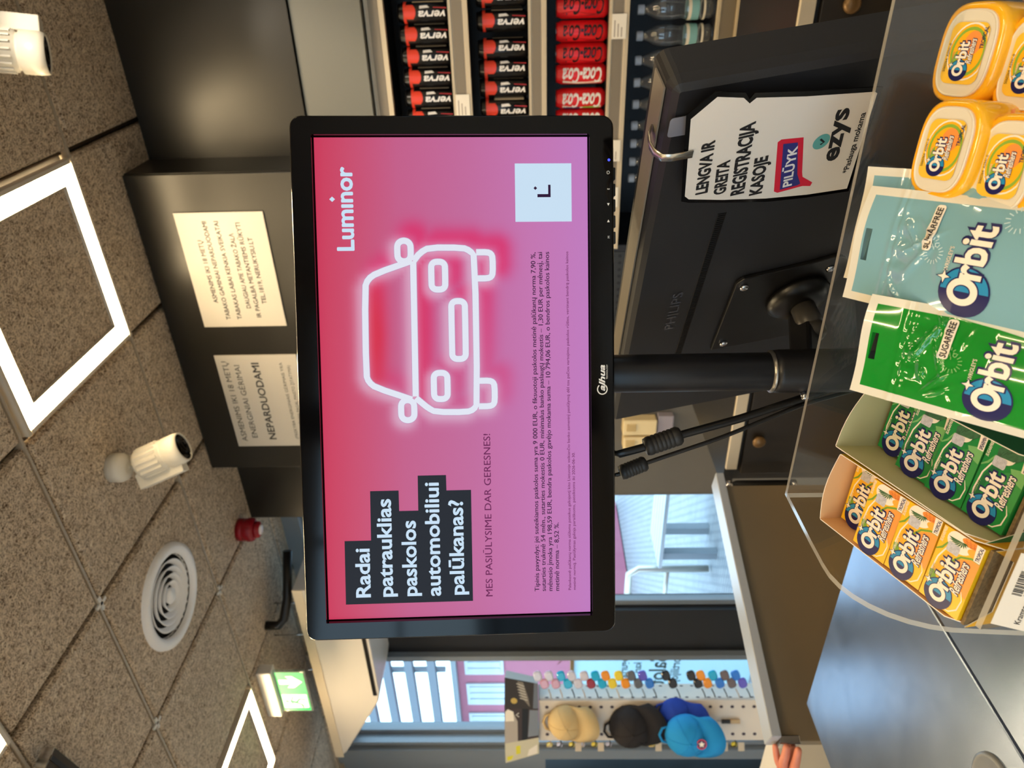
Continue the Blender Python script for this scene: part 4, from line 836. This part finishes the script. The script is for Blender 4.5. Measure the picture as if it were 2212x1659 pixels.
# service notice hung over the cashier monitor
t = thing('service_notice', 'white service notice with black border hung on the cashier monitor back', 'notice', PM @ Matrix.Translation((0, 0, .016)))
O_ = [(-116.5, -22.5), (-17.0, -9.7), (1.6, -29.2), (-4.6, -54.4), (-11.8, -59.3), (-6.2, -62.2), (-13.9, -105.5), (-21.5, -164.8), (-23, -172), (-144.7, -190), (-142.9, -148), (-138.3, -106.8), (-128, -62), (-120, -30)]
In = [(-110, -24.5), (-21.2, -14.0), (-3.6, -31.7), (-9, -53.8), (-15.6, -60.2), (-11.1, -64.6), (-18.4, -106.8), (-26, -166), (-28, -169), (-140, -186.5), (-138.2, -146.6), (-133, -105.3), (-124, -62), (-115, -29)]
fp = lambda x, y, z: Vector((x*mm, y*mm, z*mm))
b = MB(); b.face([fp(x, y, 0) for x, y in O_[::-1]], gloss_black); b.face([fp(x, y, -.8) for x, y in O_], black)
for i in range(len(O_)): j = (i+1) % len(O_); b.face([fp(*O_[i], 0), fp(*O_[j], 0), fp(*O_[j], -.8), fp(*O_[i], -.8)], gloss_black)
b.build('border_sheet', t)
b = MB(); b.p2(In[::-1], mat('notice_white', (228, 222, 214), .5), fp, .3)
for s_, x, y, x1, y1, sz in (('LENGVA IR', -109.6, -44.7, -48.2, -39.0, 15), ('GREITA', -115.0, -62.5, -73.4, -57.5, 15), ('REGISTRACIJA', -119.7, -80.7, -34.6, -69.7, 17), ('KASOJE', -124.2, -98.6, -76.4, -91.8, 16)):
    w = math.hypot(x1-x, y1-y); a = math.atan2(y1-y, x1-x); b.text(s_, 0, 0, sz, ink, (lambda X, Y, Z, x=x, y=y, a=a: fp(x+X*math.cos(a)-Y*math.sin(a)*.6, y+X*math.sin(a)+Y*math.cos(a), Z)), .6, 'L', .04, 0, w)
rd = mat('badge_crimson', (214, 30, 60), .4); bl = mat('badge_blue', (44, 48, 124), .4)
b.p2([(-127.7, -115), (-125, -111), (-63, -96.5), (-60.5, -99), (-62.5, -119), (-105.4, -131.5), (-112, -134), (-122, -146.5), (-126.5, -146), (-124.5, -138)][::-1], rd, fp, .5)
b.p2([(-124, -116.2), (-66, -102.2), (-67.2, -115.4), (-107, -127.5), (-120.5, -134.5), (-122, -132)][::-1], bl, fp, .7)
a = math.atan2(10.1, 51.3); b.text('PILŪYK', 0, 0, 11.5, cw, (lambda X, Y, Z: fp(-120.5+X*math.cos(a)-Y*math.sin(a)*.6, -126+X*math.sin(a)+Y*math.cos(a), Z)), .9, 'L', .03, 0, 51)
b.p2(arc(-71.5, -137.5, 8.5, 7.2, 0, 350, 24), mat('badge_teal', (96, 172, 172), .5), fp, .5); b.stroke([(-74.5, -137.5), (-72.2, -140), (-68, -135.5)], 1.8, ink, fp, .8)
a2 = math.atan2(11.1, 60); b.text('ezys', 0, 0, 23, ink, (lambda X, Y, Z: fp(-97.8+X*math.cos(a2), -161+X*math.sin(a2)+Y*math.cos(a2), Z)), .5, 'L', .03, 0, 61)
a3 = math.atan2(11.4, 70); b.text('*Paslauga mokama', 0, 0, 7.6, ink, (lambda X, Y, Z: fp(-117+X*math.cos(a3), -178.5+X*math.sin(a3)+Y*math.cos(a3), Z)), .5, 'L', .02, 0, 71.5)
b.build('printed_face', t, merge=False)
t = thing('metal_hook', 'bent metal hook over the cashier monitor top edge holding the notice', 'hook', PM @ Matrix.Translation((-.058, 0, 0)))
b = MB(); st = mat('hook_steel', (196, 190, 178), .25, .9); hp = [(0, -.022, .018), (0, -.004, .018), (0, .004, .016), (0, .009, .008), (0, .010, 0), (0, .008, -.012), (0, .003, -.02)]
for i in range(len(hp)-1):
    a, c = hp[i], hp[i+1]; w = .0038; b.face([(-w, a[1], a[2]), (w, a[1], a[2]), (w, c[1], c[2]), (-w, c[1], c[2])], st, True)
o = b.build('strip', t); sd = o.modifiers.new('s', 'SOLIDIFY'); sd.thickness = .0012
b = MB(); b.face([Vector((x+.018, y-.012, .003)) for x, y in rrect(0, 0, .02, .018, .003, 3)], mat('hook_grey', (130, 130, 140), .4)); b.face([Vector((x+.018, y-.012, .0022)) for x, y in rrect(0, 0, .02, .018, .003, 3)][::-1], st); b.build('tab', t)
# cables with ferrites
def cable(label, pts, r, fer, fr_):
    sc_ = lambda p: tuple(CAM+(Vector(p)-CAM)*1.11) if p[2] > 1.2 else p
    pts = [sc_(p) for p in pts]; fer = [sc_(p) for p in fer]
    t = thing('monitor_cable', label, 'cable', pts[0]); p0 = Vector(pts[0]); P = [Vector(p)-p0 for p in pts]; b = MB(); Q = []
    for i in range(len(P)-1):
        for k in range(5): Q.append(P[i].lerp(P[i+1], k/5))
    Q.append(P[-1]); Q = [Q[0]]+[(Q[i-1]+Q[i]*2+Q[i+1])/4 for i in range(1, len(Q)-1)]+[Q[-1]]
    b.tube(Q, r, black, 10); b.build('cord', t)
    a, c = Vector(fer[0])-p0, Vector(fer[1])-p0; M_, L_ = along(a, c); b = MB(); pr_ = [(r, -.002), (fr_*.88, -.001), (fr_, .003)]
    for k in range(6): z = L_*(.15+.7*k/6); pr_ += [(fr_, z), (fr_*.94, z+.001), (fr_*.94, z+.0016), (fr_, z+.0026)]
    b.lathe(pr_+[(fr_, L_-.003), (fr_*.8, L_), (r, L_+.001)], mat('ferrite', (34, 33, 33), .5), M_, 24); b.build('ferrite', t)
cable('thicker black monitor cable with the larger ferrite, nearest the pole', [(-.415, .625, 1.47), (-.427, .562, 1.422), (-.421, .567, 1.391), (-.412, .574, 1.356), (-.400, .583, 1.298), (-.384, .597, 1.23), (-.415, .705, 1.1), (-.395, .73, .956)], .0045, [(-.4208, .567, 1.390), (-.412, .574, 1.356)], .0105)
cable('thinner black monitor cable with the small ferrite, farther from the pole', [(-.432, .618, 1.47), (-.444, .552, 1.422), (-.442, .553, 1.415), (-.434, .559, 1.39), (-.415, .573, 1.316), (-.390, .592, 1.237), (-.432, .70, 1.1), (-.42, .73, .956)], .0024, [(-.4415, .5535, 1.4145), (-.434, .559, 1.39)], .0085)
# ------------------------------------------------------------------ acrylic stand with chewing gum
acr = clear('acrylic', (.975, .985, .98), .9, .012); edge = clear('acrylic_edge', (.96, .97, .96), 1.6, .42, .08, (226, 222, 210))
AM = rz(-.430, .507, 1.271, .3); t = thing('acrylic_stand', 'clear acrylic gum stand with rounded side panel on the counter', 'display stand', AM)
prof = [(0, 0), (-.06, -.001), (-.086, -.002)]+[(-.086-.066*math.sin(R(a)), -.002-.085*(1-math.cos(R(a)))) for a in (10, 20, 30, 40, 50, 60, 70, 80, 90)]+[(-.154, -.12), (-.155, -.3205), (0, -.3205)]
def prism_yz(b, P, x0, x1, face_m, edge_m):
    A = [Vector((x0, y, z)) for y, z in P]; B = [Vector((x1, y, z)) for y, z in P]; b.face(A, face_m); b.face(B[::-1], face_m)
    for i in range(len(P)): j = (i+1) % len(P); b.face([A[i], A[j], B[j], B[i]][::-1], edge_m)
for x in (-.005, .62):
    b = MB(); prism_yz(b, prof, x, x+.005, acr, edge); b.build('side_panel', t)
b = MB(); b.face([(0, 0, 0), (.62, 0, 0), (.62, 0, -.3205), (0, 0, -.3205)], acr); b.face([(0, .0045, 0), (.62, .0045, 0), (.62, .0045, -.3205), (0, .0045, -.3205)][::-1], acr)
b.face([(-.005, 0, 0), (.62, 0, 0), (.62, .0045, 0), (-.005, .0045, 0)], edge); b.build('back_panel', t)
b = MB(); pts = [(0, -.004, -.085), (.62, -.004, -.085), (.62, -.140, -.146), (0, -.140, -.146)]
b.face(pts, acr); b.face([(x, y, z-.004) for x, y, z in pts][::-1], acr); b.face([pts[3], pts[2], (.62, -.14, -.150), (0, -.14, -.150)], edge); b.build('sloping_shelf', t)
YM = zxy(8.25, 18.9, 9.2, (-.4078, .4234, 1.2498)); PW, PH = .056, .0323
b = MB(); YL = AM.inverted() @ YM
for x0, x1 in ((.006, .33),):
    q = [YL @ Vector(p) for p in ((x0, -.1085, -.0), (x1, -.1085, -.0), (x1, -.1085, -.045), (x0, -.1085, -.045))]; q2 = [YL @ Vector(p) for p in ((x0, -.1125, -.0), (x1, -.1125, -.0), (x1, -.1125, -.045), (x0, -.1125, -.045))]
    b.face(q, acr); b.face(q2[::-1], acr); b.face([q2[0], q2[1], q[1], q[0]], edge); b.face([q2[0], q[0], q[3], q2[3]], edge)
b.build('front_lip', t)
# shelf labels behind the lip
def shelf_label(label, x0, x1, lines, bars):
    w = x1-x0; ux = YM.to_3x3() @ Vector((1, 0, 0)); up = Vector((0, .22, 1)); o = YM @ Vector((x0, -.1155, -.002)); t = thing('shelf_label', label, 'label', basis(ux, up, o))
    b = MB(); fn = lambda x, y, z: Vector((x, -y, z)); b.face([(0, -.028, 0), (w, -.028, 0), (w, 0, 0), (0, 0, 0)], paper); b.face([(0, -.028, -.0006), (w, -.028, -.0006), (w, 0, -.0006), (0, 0, -.0006)][::-1], paper); b.build('card', t)
    b = MB(); f2 = lambda x, y, z: Vector((x, y, .0003+z))
    for s_, x, y, sz, fw in lines: b.text(s_, x, y, sz, ink, f2, 0, 'L', .008, 0, fw)
    rnd = random.Random(3)
    x = bars[0]
    while x < bars[1]: d = rnd.choice((.0004, .0004, .0008)); b.p2([(x, -.0098), (x+d, -.0098), (x+d, -.004), (x, -.004)], ink, f2); x += d+rnd.choice((.0004, .0008))
    b.build('print', t, merge=False)
    b = MB(); b.face([(-.002, -.03, .0012), (w+.002, -.03, .0012), (w+.002, .002, .0012), (-.002, .002, .0012)], clear('label_sleeve', (1, 1, 1), .6)); b.build('clear_cover', t)
shelf_label('white shelf label with barcode below the yellow gum boxes', .013, .066, [('Kramtoma guma Orbit', .004, -.0155, .0050, .043), ('sk. bervuogių', .016, -.0215, .0050, .022), ('4009900540520', .024, -.0125, .0026, .018)], (.024, .042))
shelf_label('white shelf label below the green gum boxes, at the picture edge', .070, .12, [('Kramtoma guma Orbit', .004, -.0155, .0050, .043), ('sk. mėtų', .016, -.0215, .0050, .016)], (.024, .042))

# printed brand mark
og = mat('mark_blue', (38, 140, 190), .35)
def gum_logo(b, fn, x, y, s, z0=0, sub=0, refresh=True, wrig=True, zs=.00012):
    f = lambda X, Y, Z: fn(x+X*s, y+Y*s, z0+Z*zs)
    def disc(cx, cy, rx, ry, m, z, a0=0, a1=352, n=28): b.p2(arc(cx, cy, rx, ry, a0, a1, n), m, f, z, sub)
    disc(0, -.04, .88, .90, navy, 0); b.p2(arc(0, -.04, .82, .84, -88, 88, 20), og, f, 1, sub)
    disc(0, 0, .53, .58, navy, 2); disc(0, 0, .48, .53, cream, 3); disc(0, 0, .25, .29, navy, 4); disc(0, 0, .21, .25, navy, 5); b.p2(arc(0, 0, .21, .25, -88, 88, 12), og, f, 6, sub)
    b.text('rbit', .42, -.50, 1.42, navy, f, 2.4, 'L', .072, 0, 2.0, sub); b.text('rbit', .455, -.50, 1.42, cream, f, 6.5, 'L', .028, 0, 1.86, sub)
    b.p2(star(.42, .74, .30, .36, 4), navy, f, 6.6, sub); b.p2(star(.42, .74, .23, .36, 4), cream, f, 7.4, sub)
    if wrig: b.text("WRIGLEY'S", .62, .66, .22, cream, f, 1.2, 'L', .02, 0, .85)
    if refresh:
        b.text("Refreshers", .55, -1.10, .76, navy, f, 7.6, 'L', .075, .25, 2.06, sub); b.text("Refreshers", .57, -1.10, .76, cream, f, 8.4, 'L', .02, .25, 1.98, sub)
cube_m = mat('gum_cube', (196, 196, 204), .5, var=.12, vs=500); mint = mat('mint_leaf', (56, 104, 70), .5, var=.25, vs=250)
def pack_art(b, fn, yellow):
    A = lambda a, c: (a*PW, -c*PH); P = lambda L_: [A(*p) for p in L_]
    if yellow: d1, d2, d3 = mat('pk_gold', (240, 176, 40), .35), mat('pk_lime', (120, 160, 50), .35), mat('pk_apricot', (244, 160, 70), .35)
    else: d1, d2, d3 = mat('pk_deep', (22, 106, 56), .35), mat('pk_light', (120, 184, 110), .35), mat('pk_mid', (60, 150, 74), .35)
    b.p2(P([(0, .55), (.10, .30), (.30, .18), (.55, .20), (.8, .45), (1, .85), (1, 1), (.85, 1), (.6, .5), (.35, .38), (.15, .5), (0, .9)]) if False else P([(.30, .98), (.36, .62), (.52, .42), (.70, .55), (.80, .85), (.82, .99)]), d3, fn, .00004)
    b.p2(P([(.0, .34), (.12, .22), (.30, .14), (.55, .16), (.75, .30), (.95, .62), (1, .78), (1, .95), (.93, .80), (.74, .46), (.55, .28), (.3, .24), (.12, .32), (0, .46)]), d1, fn, .00008)
    b.stroke(P([(.0, .24), (.15, .14), (.34, .08), (.58, .12), (.78, .26), (.94, .5), (1, .62)]), .0011, cream, fn, .0001)
    b.stroke(P([(.02, .55), (.04, .76), (.12, .9), (.26, .93), (.36, .85)]), .0010, cream, fn, .00012, taper=True)
    b.stroke(P([(.66, .02), (.72, .14), (.84, .24)]), .0016, d2, fn, .00012, taper=True)
    if yellow:
        b.stroke(P([(.62, .42), (.74, .58), (.8, .8), (.8, .98)]), .0014, d2, fn, .00012); b.p2(P([(.24, .2), (.3, .08), (.38, .06), (.4, .16), (.32, .26)]), d2, fn, .00014)
    else: b.p2(P([(.62, .98), (.66, .74), (.78, .62), (.84, .98)]), d2, fn, .0001)
    ex, ey = (.13, .30) if yellow else (.105, .20)
    b.p2([A(.89+ex*math.cos(R(q)), .46+ey*math.sin(R(q))) if .89+ex*math.cos(R(q)) < 1 else A(.999, .46+ey*math.sin(R(q))) for q in range(0, 360, 15)][::-1], cream, fn, .00016)
    if yellow:
        pine = mat('pine_orange', (240, 150, 60), .5); pl_ = mat('pine_line', (206, 96, 40), .5); pg = mat('pine_green', (36, 96, 48), .5); mg = mat('mango', (244, 176, 60), .4)
        b.p2([A(.955+.05*math.cos(R(q)), .70+.22*math.sin(R(q))) if .955+.05*math.cos(R(q)) < 1 else A(.999, .70+.22*math.sin(R(q))) for q in range(0, 360, 15)][::-1], pine, fn, .0002)
        for k in range(4):
            b.stroke(P([(.915+.02*k, .52), (.935+.02*k, .90)] if k < 3 else [(.91, .68), (.97, .9)]), .0003, pl_, fn, .00024); b.stroke(P([(.995, .54+.1*k), (.92, .62+.08*k)]), .0003, pl_, fn, .00024)
        for k in range(9): a = R(100+20*k); b.p2([A(.915, .50), A(.915+.085*math.cos(a+.36)*.72, .42-.24*math.sin(a+.36)*.72), A(.915+.085*math.cos(a), .42-.24*math.sin(a))], pg, fn, .00026+k*.00001)
        b.p2([A(.865+.045*math.cos(R(q)), .79+.13*math.sin(R(q))) for q in range(0, 360, 20)][::-1], mg, fn, .00022)
    else:
        b.p2(P([(.84, .26), (.93, .24), (.992, .34), (.995, .74), (.93, .80), (.86, .62)])[::-1], mint, fn, .0002)
        for k in range(4): b.stroke(P([(.85+.03*k, .32+.06*k), (.92+.02*k, .36+.08*k)]), .0003, mat('vein', (30, 74, 48), .5), fn, .00026)
    b.p2([A(x, y) for x, y in rrect(.78, .37, .13, .29, .035, 4)][::-1], cube_m, fn, .0003)
    rn = random.Random(5)
    for k in range(16): x, y = rn.uniform(.73, .83), rn.uniform(.26, .48); b.p2([A(x, y), A(x+.004, y), A(x+.004, y+.01), A(x, y+.01)][::-1], mat('speck', (110, 112, 140), .5), fn, .00034)
    b.p2(P([(.795, .985), (.795, .84), (.999, .80), (.999, .985)])[::-1], cream, fn, .00034)
    b.text('TROPICAL' if yellow else 'SPEARMINT', *A(.81, .955), .0038, navy, fn, .0004, 'L', .03, 0, .0102)
    b.text('SUGARFREE', *A(.78, .10), .0030, cream, fn, .0002, 'L', .02, .15, .0115)
    gum_logo(b, fn, *A(.155, .40), .0122, .00016, zs=.00003)
def gum_pack(yellow):
    t = thing('gum_box', '', 'chewing gum', I4); base = mat('pack_yellow', (248, 196, 28), .3, coat=.4) if yellow else mat('pack_green', (24, 136, 62), .3, coat=.4); b = MB()
    b.bbox((.0004, -PH+.0004, -.017), (PW-.0004, -.0004, 0), base); fn = lambda x, y, z: Vector((x, y, z+.00005)); pack_art(b, fn, yellow)
    b.build('box', t, merge=False); b = MB(); b.bbox((0, -.0006, -.0164), (PW, .0001, .0006), clear('wrap', (1, 1, 1), 1.2, 0, .12)); b.build('wrapper_fold', t); return t
GM = zxy(7.25, 17.9, 10.3, (-.3594, .4778, 1.2337))
pos = ['sunk at the back of its carton', 'second from the back', 'third from the back', 'nearest to the shelf label']
def sidewobble(k): return Matrix.Rotation(R((.6, -.8, .5, -.3)[k]), 4, 'Z')
for yellow, M, col_, y0 in ((True, YM, 'yellow tropical', PH), (False, GM, 'green spearmint', 0)):
    pr_ = None
    for k in range(4):
        Mk = M @ Matrix.Translation((0 if yellow else .0032, y0-k*PH, -.017 if k == 0 else (-.004 if k == 1 and not yellow else 0))) @ sidewobble(k); lb = '%s chewing gum box, %s' % (col_, pos[k])
        if pr_ is None: pr_ = gum_pack(yellow); pr_.matrix_world = Mk; pr_['label'] = lb; pr_['group'] = col_+' gum boxes'
        else: dup(pr_, Mk, lb, col_+' gum boxes')
def carton(label, M, inner, outer, zl, zr, w, yb, yf, x0=-.0022):
    t = thing('display_carton', label, 'carton', M); k = .0007; d = -.056
    def wall(name, P):  # P outline seen from inside (list of points), thickness outward along nrm
        P = [Vector(p) for p in P]; n = (P[1]-P[0]).cross(P[2]-P[0]).normalized()
        if n.dot(Vector((w/2, (yb+yf)/2, -.02))-P[0]) < 0: P = P[::-1]; n = -n
        b = MB(); Q = [p-n*k for p in P]; b.face(P, inner); b.face(Q[::-1], outer)
        for i in range(len(P)): j = (i+1) % len(P); b.face([P[i], Q[i], Q[j], P[j]], cream)
        return b.build(name, t)
    x1 = w
    wall('side_wall', [(x0, yf, d), (x0, yb, d), (x0, yb, zl), (x0, yb-.03, zl), (x0, yf+.012, zl), (x0, yf, zl-.012)][::-1])
    wall('side_wall', [(x1, yf, d), (x1, yb, d), (x1, yb, zr), (x1, yf+.012, zr), (x1, yf, zr-.012)])
    n = 8; wall('back_wall', [(x0, yb, d), (x1, yb, d)]+[(x1+(x0-x1)*i/n, yb, zr+(zl-zr)*i/n+.005*math.sin(math.pi*i/n)) for i in range(n+1)])
    wall('front_wall', [(x1, yf, d), (x0, yf, d), (x0, yf, zl-.004), (x0+.010, yf, -.024), (x1-.010, yf, -.024), (x1, yf, zr-.004)])
    wall('floor', [(x0, yf, d), (x1, yf, d), (x1, yb, d), (x0, yb, d)])
    b = MB(); b.bbox((x0+.001, yf-.0005+.001, -.0555), (x1-.001, yf+.0028, -.003), mat('corrugated', (120, 100, 70), .7, var=.3, vs=400)); b.build('corrugated_edge', t)
    return t
carton('peach-lined yellow display carton holding the yellow gum boxes', YM, mat('carton_peach', (226, 182, 132), .7), mat('carton_yellow', (240, 178, 40), .45), .0005, .0008, .0572, .0355, -3*PH-.0035)
gt = carton('olive-lined green display carton holding the green gum boxes', GM, mat('carton_olive', (188, 182, 138), .7), mat('carton_green', (22, 112, 56), .45), .0215, .0045, .0590, .0035, -4*PH-.0035, .0012)
b = MB(); fn = lambda x, y, z: Vector((.0590+.0009+z, -.02-x, -.004+y)); gum_logo(b, fn, .042, -.013, .011, 0, 0, False, True, .00002)
b.text('SUGARFREE', .004, -.006, .005, ink, fn, .0002, 'L', .02, .1, .018)
for k in range(3): b.stroke([(.0+.012*k, -.03), (.012+.012*k, -.012), (.02+.02*k, -.004)], .0012, mat('pk_light', None), fn, .00002)
b.build('printed_side', gt, merge=False)

# pouches
def pouch(label, M, w, h, colr, seed, hi, art=True):
    t = thing('gum_pouch', label, 'pouch', M); rn = random.Random(seed); fm = mat('film_'+hi, colr, .1, coat=.8, spec=.6); bord = mat('film_border', (226, 222, 208), .3, coat=.4)
    WR = [(rn.uniform(.1, .9), rn.uniform(.28, .95), rn.uniform(-1, 1), rn.uniform(.06, .2), rn.uniform(.008, .024)) for _ in range(20)]
    def zf(x, y):
        u, v = x/w, -y/h
        e = min(u, 1-u); z = .013*min(1, max(0, (v-.22)/.4))**.8*math.sin(math.pi*max(0, min(1, u)))**.7
        z += .004*math.sin(u*7+seed)*max(0, .35-v)+.0035*math.sin(3.2*u+2*seed)*(1-min(1, v*2))
        for k in range(4): z += .0012*math.exp(-((v-.19-.016*k)/.005)**2)
        if .02 < e:
            lg_ = max(0.0, min(1, (.56-v)/.12)) if art else 1
            for a, c, sl, ln, wd in WR:
                d = ((v-c)+sl*(u-a)); r_ = math.hypot(u-a, (v-c)*h/w)
                z += .0027*lg_*math.exp(-(d/wd)**2)*math.exp(-(r_/ln)**2)
            z += .0016*math.sin(u*34+seed)*math.exp(-((v-.27)/.05)**2)*math.sin(math.pi*u)
        return z
    fn = lambda x, y, z: Vector((x, y, zf(x, y)+z))
    n, m = 64, 84; bd = .0055; b = MB(); idx = {}; xs = [0, bd]+[bd+(w-2*bd)*i/(n-2) for i in range(1, n-2)]+[w-bd, w]; ys = [0, -bd]+[-bd-(h-bd)*j/(m-1) for j in range(1, m)]
    vs = [fn(x, y, 0) for y in ys for x in xs]; nxx = len(xs); F1 = []; F2 = []
    slot = (.36, .64, .055, .085)
    for j in range(len(ys)-1):
        for i in range(nxx-1):
            u, v = (xs[i]+xs[i+1])/2/w, -(ys[j]+ys[j+1])/2/h
            if slot[0] < u < slot[1] and slot[2] < v < slot[3]: continue
            (F2 if i == 0 or i == nxx-2 or j == 0 else F1).append((j*nxx+i, (j+1)*nxx+i, (j+1)*nxx+i+1, j*nxx+i+1))
    k0 = len(b.v); b.v += vs
    for F, mm_ in ((F1, fm), (F2, bord)):
        for f in F: b.f.append([k0+q for q in f]); b.m.append(b.mi(mm_)); b.sm.append(True)
    b.build('front_film', t)
    b = MB(); b.v += [Vector((x, y, min(zf(x, y), -.4*max(0, zf(x, y)))-.0012)) for y in ys for x in xs]
    for F in (F1, F2):
        for f in F: b.f.append(list(f)[::-1]); b.m.append(b.mi(fm)); b.sm.append(True)
    b.build('back_film', t)
    if art:
        b = MB(); fa = lambda x, y, z: fn(x, y, .0006+z); gum_logo(b, fa, w*.27, -h*.66, .0225*w/.1, 0, 3, False, True, .00004)
        b.p2(rrect(w*.72, -h*.44+.0019, w*.37, .0062, .002, 3), cream, fa, .0008, 3); b.text('SUGARFREE', w*.55, -h*.44, .0055, ink, fa, .0012, 'L', .02, .1, w*.335, 1)
        lp = mat('pk_light', None) if hi == 'green' else mat('film_pale', (200, 226, 230), .4)
        for cx, cy, r0, r1, nn in ((.52, -.47, .004, .0065, 16), (.60, -.455, .002, .0038, 9), (.86, -.80, .005, .008, 16)):
            for q in range(nn): a = 2*math.pi*q/nn; b.stroke([(cx*w+r0*math.cos(a), cy*h+r0*math.sin(a)), (cx*w+r1*math.cos(a), cy*h+r1*math.sin(a))], .0006, lp, fa, .0001)
        b.build('print', t, merge=False)
    return t
pouch('front light blue gum pouch with hanger slot, right of the green pouch', zxy(9, 33, 11, (-.2210, .4735, 1.2785)), .077, .125, (128, 176, 190), 3, 'blue')
pouch('light blue gum pouch showing only its edge behind the front blue pouch', zxy(10, 35, 11, (-.2115, .4860, 1.2765)), .077, .12, (128, 176, 190), 5, 'blue', False)
pouch('green gum pouch with torn hanger slot between the cartons and the blue pouch', zxy(9, 43, 13, (-.2700, .4270, 1.2810)), .067, .125, (18, 140, 42), 9, 'green')

# bottles
by = mat('bottle_yellow', (250, 184, 30), .18, coat=.6); blid = mat('bottle_lid', (228, 218, 196), .35); bgr = mat('bottle_green', (70, 140, 44), .3); bor = mat('bottle_orange', (246, 150, 70), .3)
def se(w, d, n=40, e=3.2): return [(w/2*math.copysign(abs(math.cos(2*math.pi*i/n))**(2/e), math.cos(2*math.pi*i/n)), d/2*math.copysign(abs(math.sin(2*math.pi*i/n))**(2/e), math.sin(2*math.pi*i/n))) for i in range(n)]
def gum_bottle():
    t = thing('gum_bottle', '', 'bottle', I4, 'yellow gum bottles'); w, d = .0605, .0455
    b = MB(); b.loft([[Vector((x, y, z)) for x, y in se(w*s_-o_, d*s_-o_)] for s_, o_, z in ((.94, 0, -.076), (1, 0, -.07), (1, 0, -.012), (.985, 0, -.006), (.96, 0, -.002), (1, .0065, 0), (1, .0095, -.001))], by, None, True, True, True)
    for x0 in (-.024, -.012, .012):
        P = [(x0, -.012), (x0+.004, -.02), (x0+.012, -.026), (x0+.018, -.036), (x0+.018, -.05)]; fq = lambda x, y, z: Vector((x, -d/2*(max(0, 1-abs(x/(w/2))**3.2))**(1/3.2)-.0004-z, y)); b.stroke(P, .004, bgr if x0 != .012 else bor, fq, 0, taper=True)
    fq = lambda x, y, z: Vector((x, -d/2*(max(0, 1-abs(x/(w/2))**3.2))**(1/3.2)-.0004-z, y)); b.text('SUGARFREE', 0, -.036, .005, ink, fq, .0003, 'C', .02, 0, .022); b.text('TROPICAL', 0, -.055, .006, ink, fq, .0003, 'C', .02, 0, .026)
    b.build('body', t, merge=False)
    b = MB(); b.loft([[Vector((x, y, z)) for x, y in se(w-o_, d-o_)] for o_, z in ((.0098, -.003), (.0098, .0004), (.011, .001), (.0125, .0006))], blid, None, True, True, False); b.build('lid', t)
    b = MB(); f = lambda x, y, z: Vector((x, y, .0012+z)); sw, sd_ = .0355, .026
    b.p2(rrect(0, 0, sw, sd_, .0055, 5), mat('sticker_yellow', (246, 196, 60), .35), f); yl = mat('sticker_lime', (140, 176, 60), .4)
    for k, (r_, m_) in enumerate(((.0115, cream), (.0108, by), (.0098, yl), (.0085, by))): b.p2([(max(-sw/2, min(sw/2, x)), max(-sd_/2, min(sd_/2, y))) for x, y in arc(.001, -.002, r_*1.45, r_*1.2, 0, 350, 26)], m_, f, .0001+.00004*k)
    b.p2(arc(.006, -.004, .007, .006, 0, 345, 16), bor, f, .0003); b.p2(arc(-.004, .004, .006, .003, 20, 200, 10), yl, f, .0003)
    gum_logo(b, f, -.0098, .0016, .0072, .0004, 0, True, True, .00003)
    b.text('TROPICAL', .003, -.0118, .0036, navy, f, .0004, 'L', .02, 0, .0125); b.text('5060364  A5941-0', -.011, .0105, .0024, ink, f, .0004, 'L', 0, 0, .0165)
    b.build('sticker', t, merge=False); return t
bp0 = None
for (x, y, z), (a, b_, c), lb in (((-.0706, .5266, 1.209), (4, 23, 4), 'yellow gum bottle at the back right of the acrylic stand, fully in view'), ((-.123, .4866, 1.2286), (7, 21, 6), 'yellow gum bottle resting against the light blue pouch, back one'),
        ((-.1256, .453, 1.2073), (8, 20, 5), 'yellow gum bottle in front of the one against the blue pouch, cut by the edge'), ((-.0735, .492, 1.186), (5, 22, 4), 'yellow gum bottle mostly outside the picture edge, front right')):
    if bp0 is None: bp0 = gum_bottle(); bp0.matrix_world = zxy(a, b_, c, (x*.95, y*.95, 1.5+(z-1.5)*.95)); bp0['label'] = lb
    else: dup(bp0, zxy(a, b_, c, (x*.95, y*.95, 1.5+(z-1.5)*.95)), lb, 'yellow gum bottles')
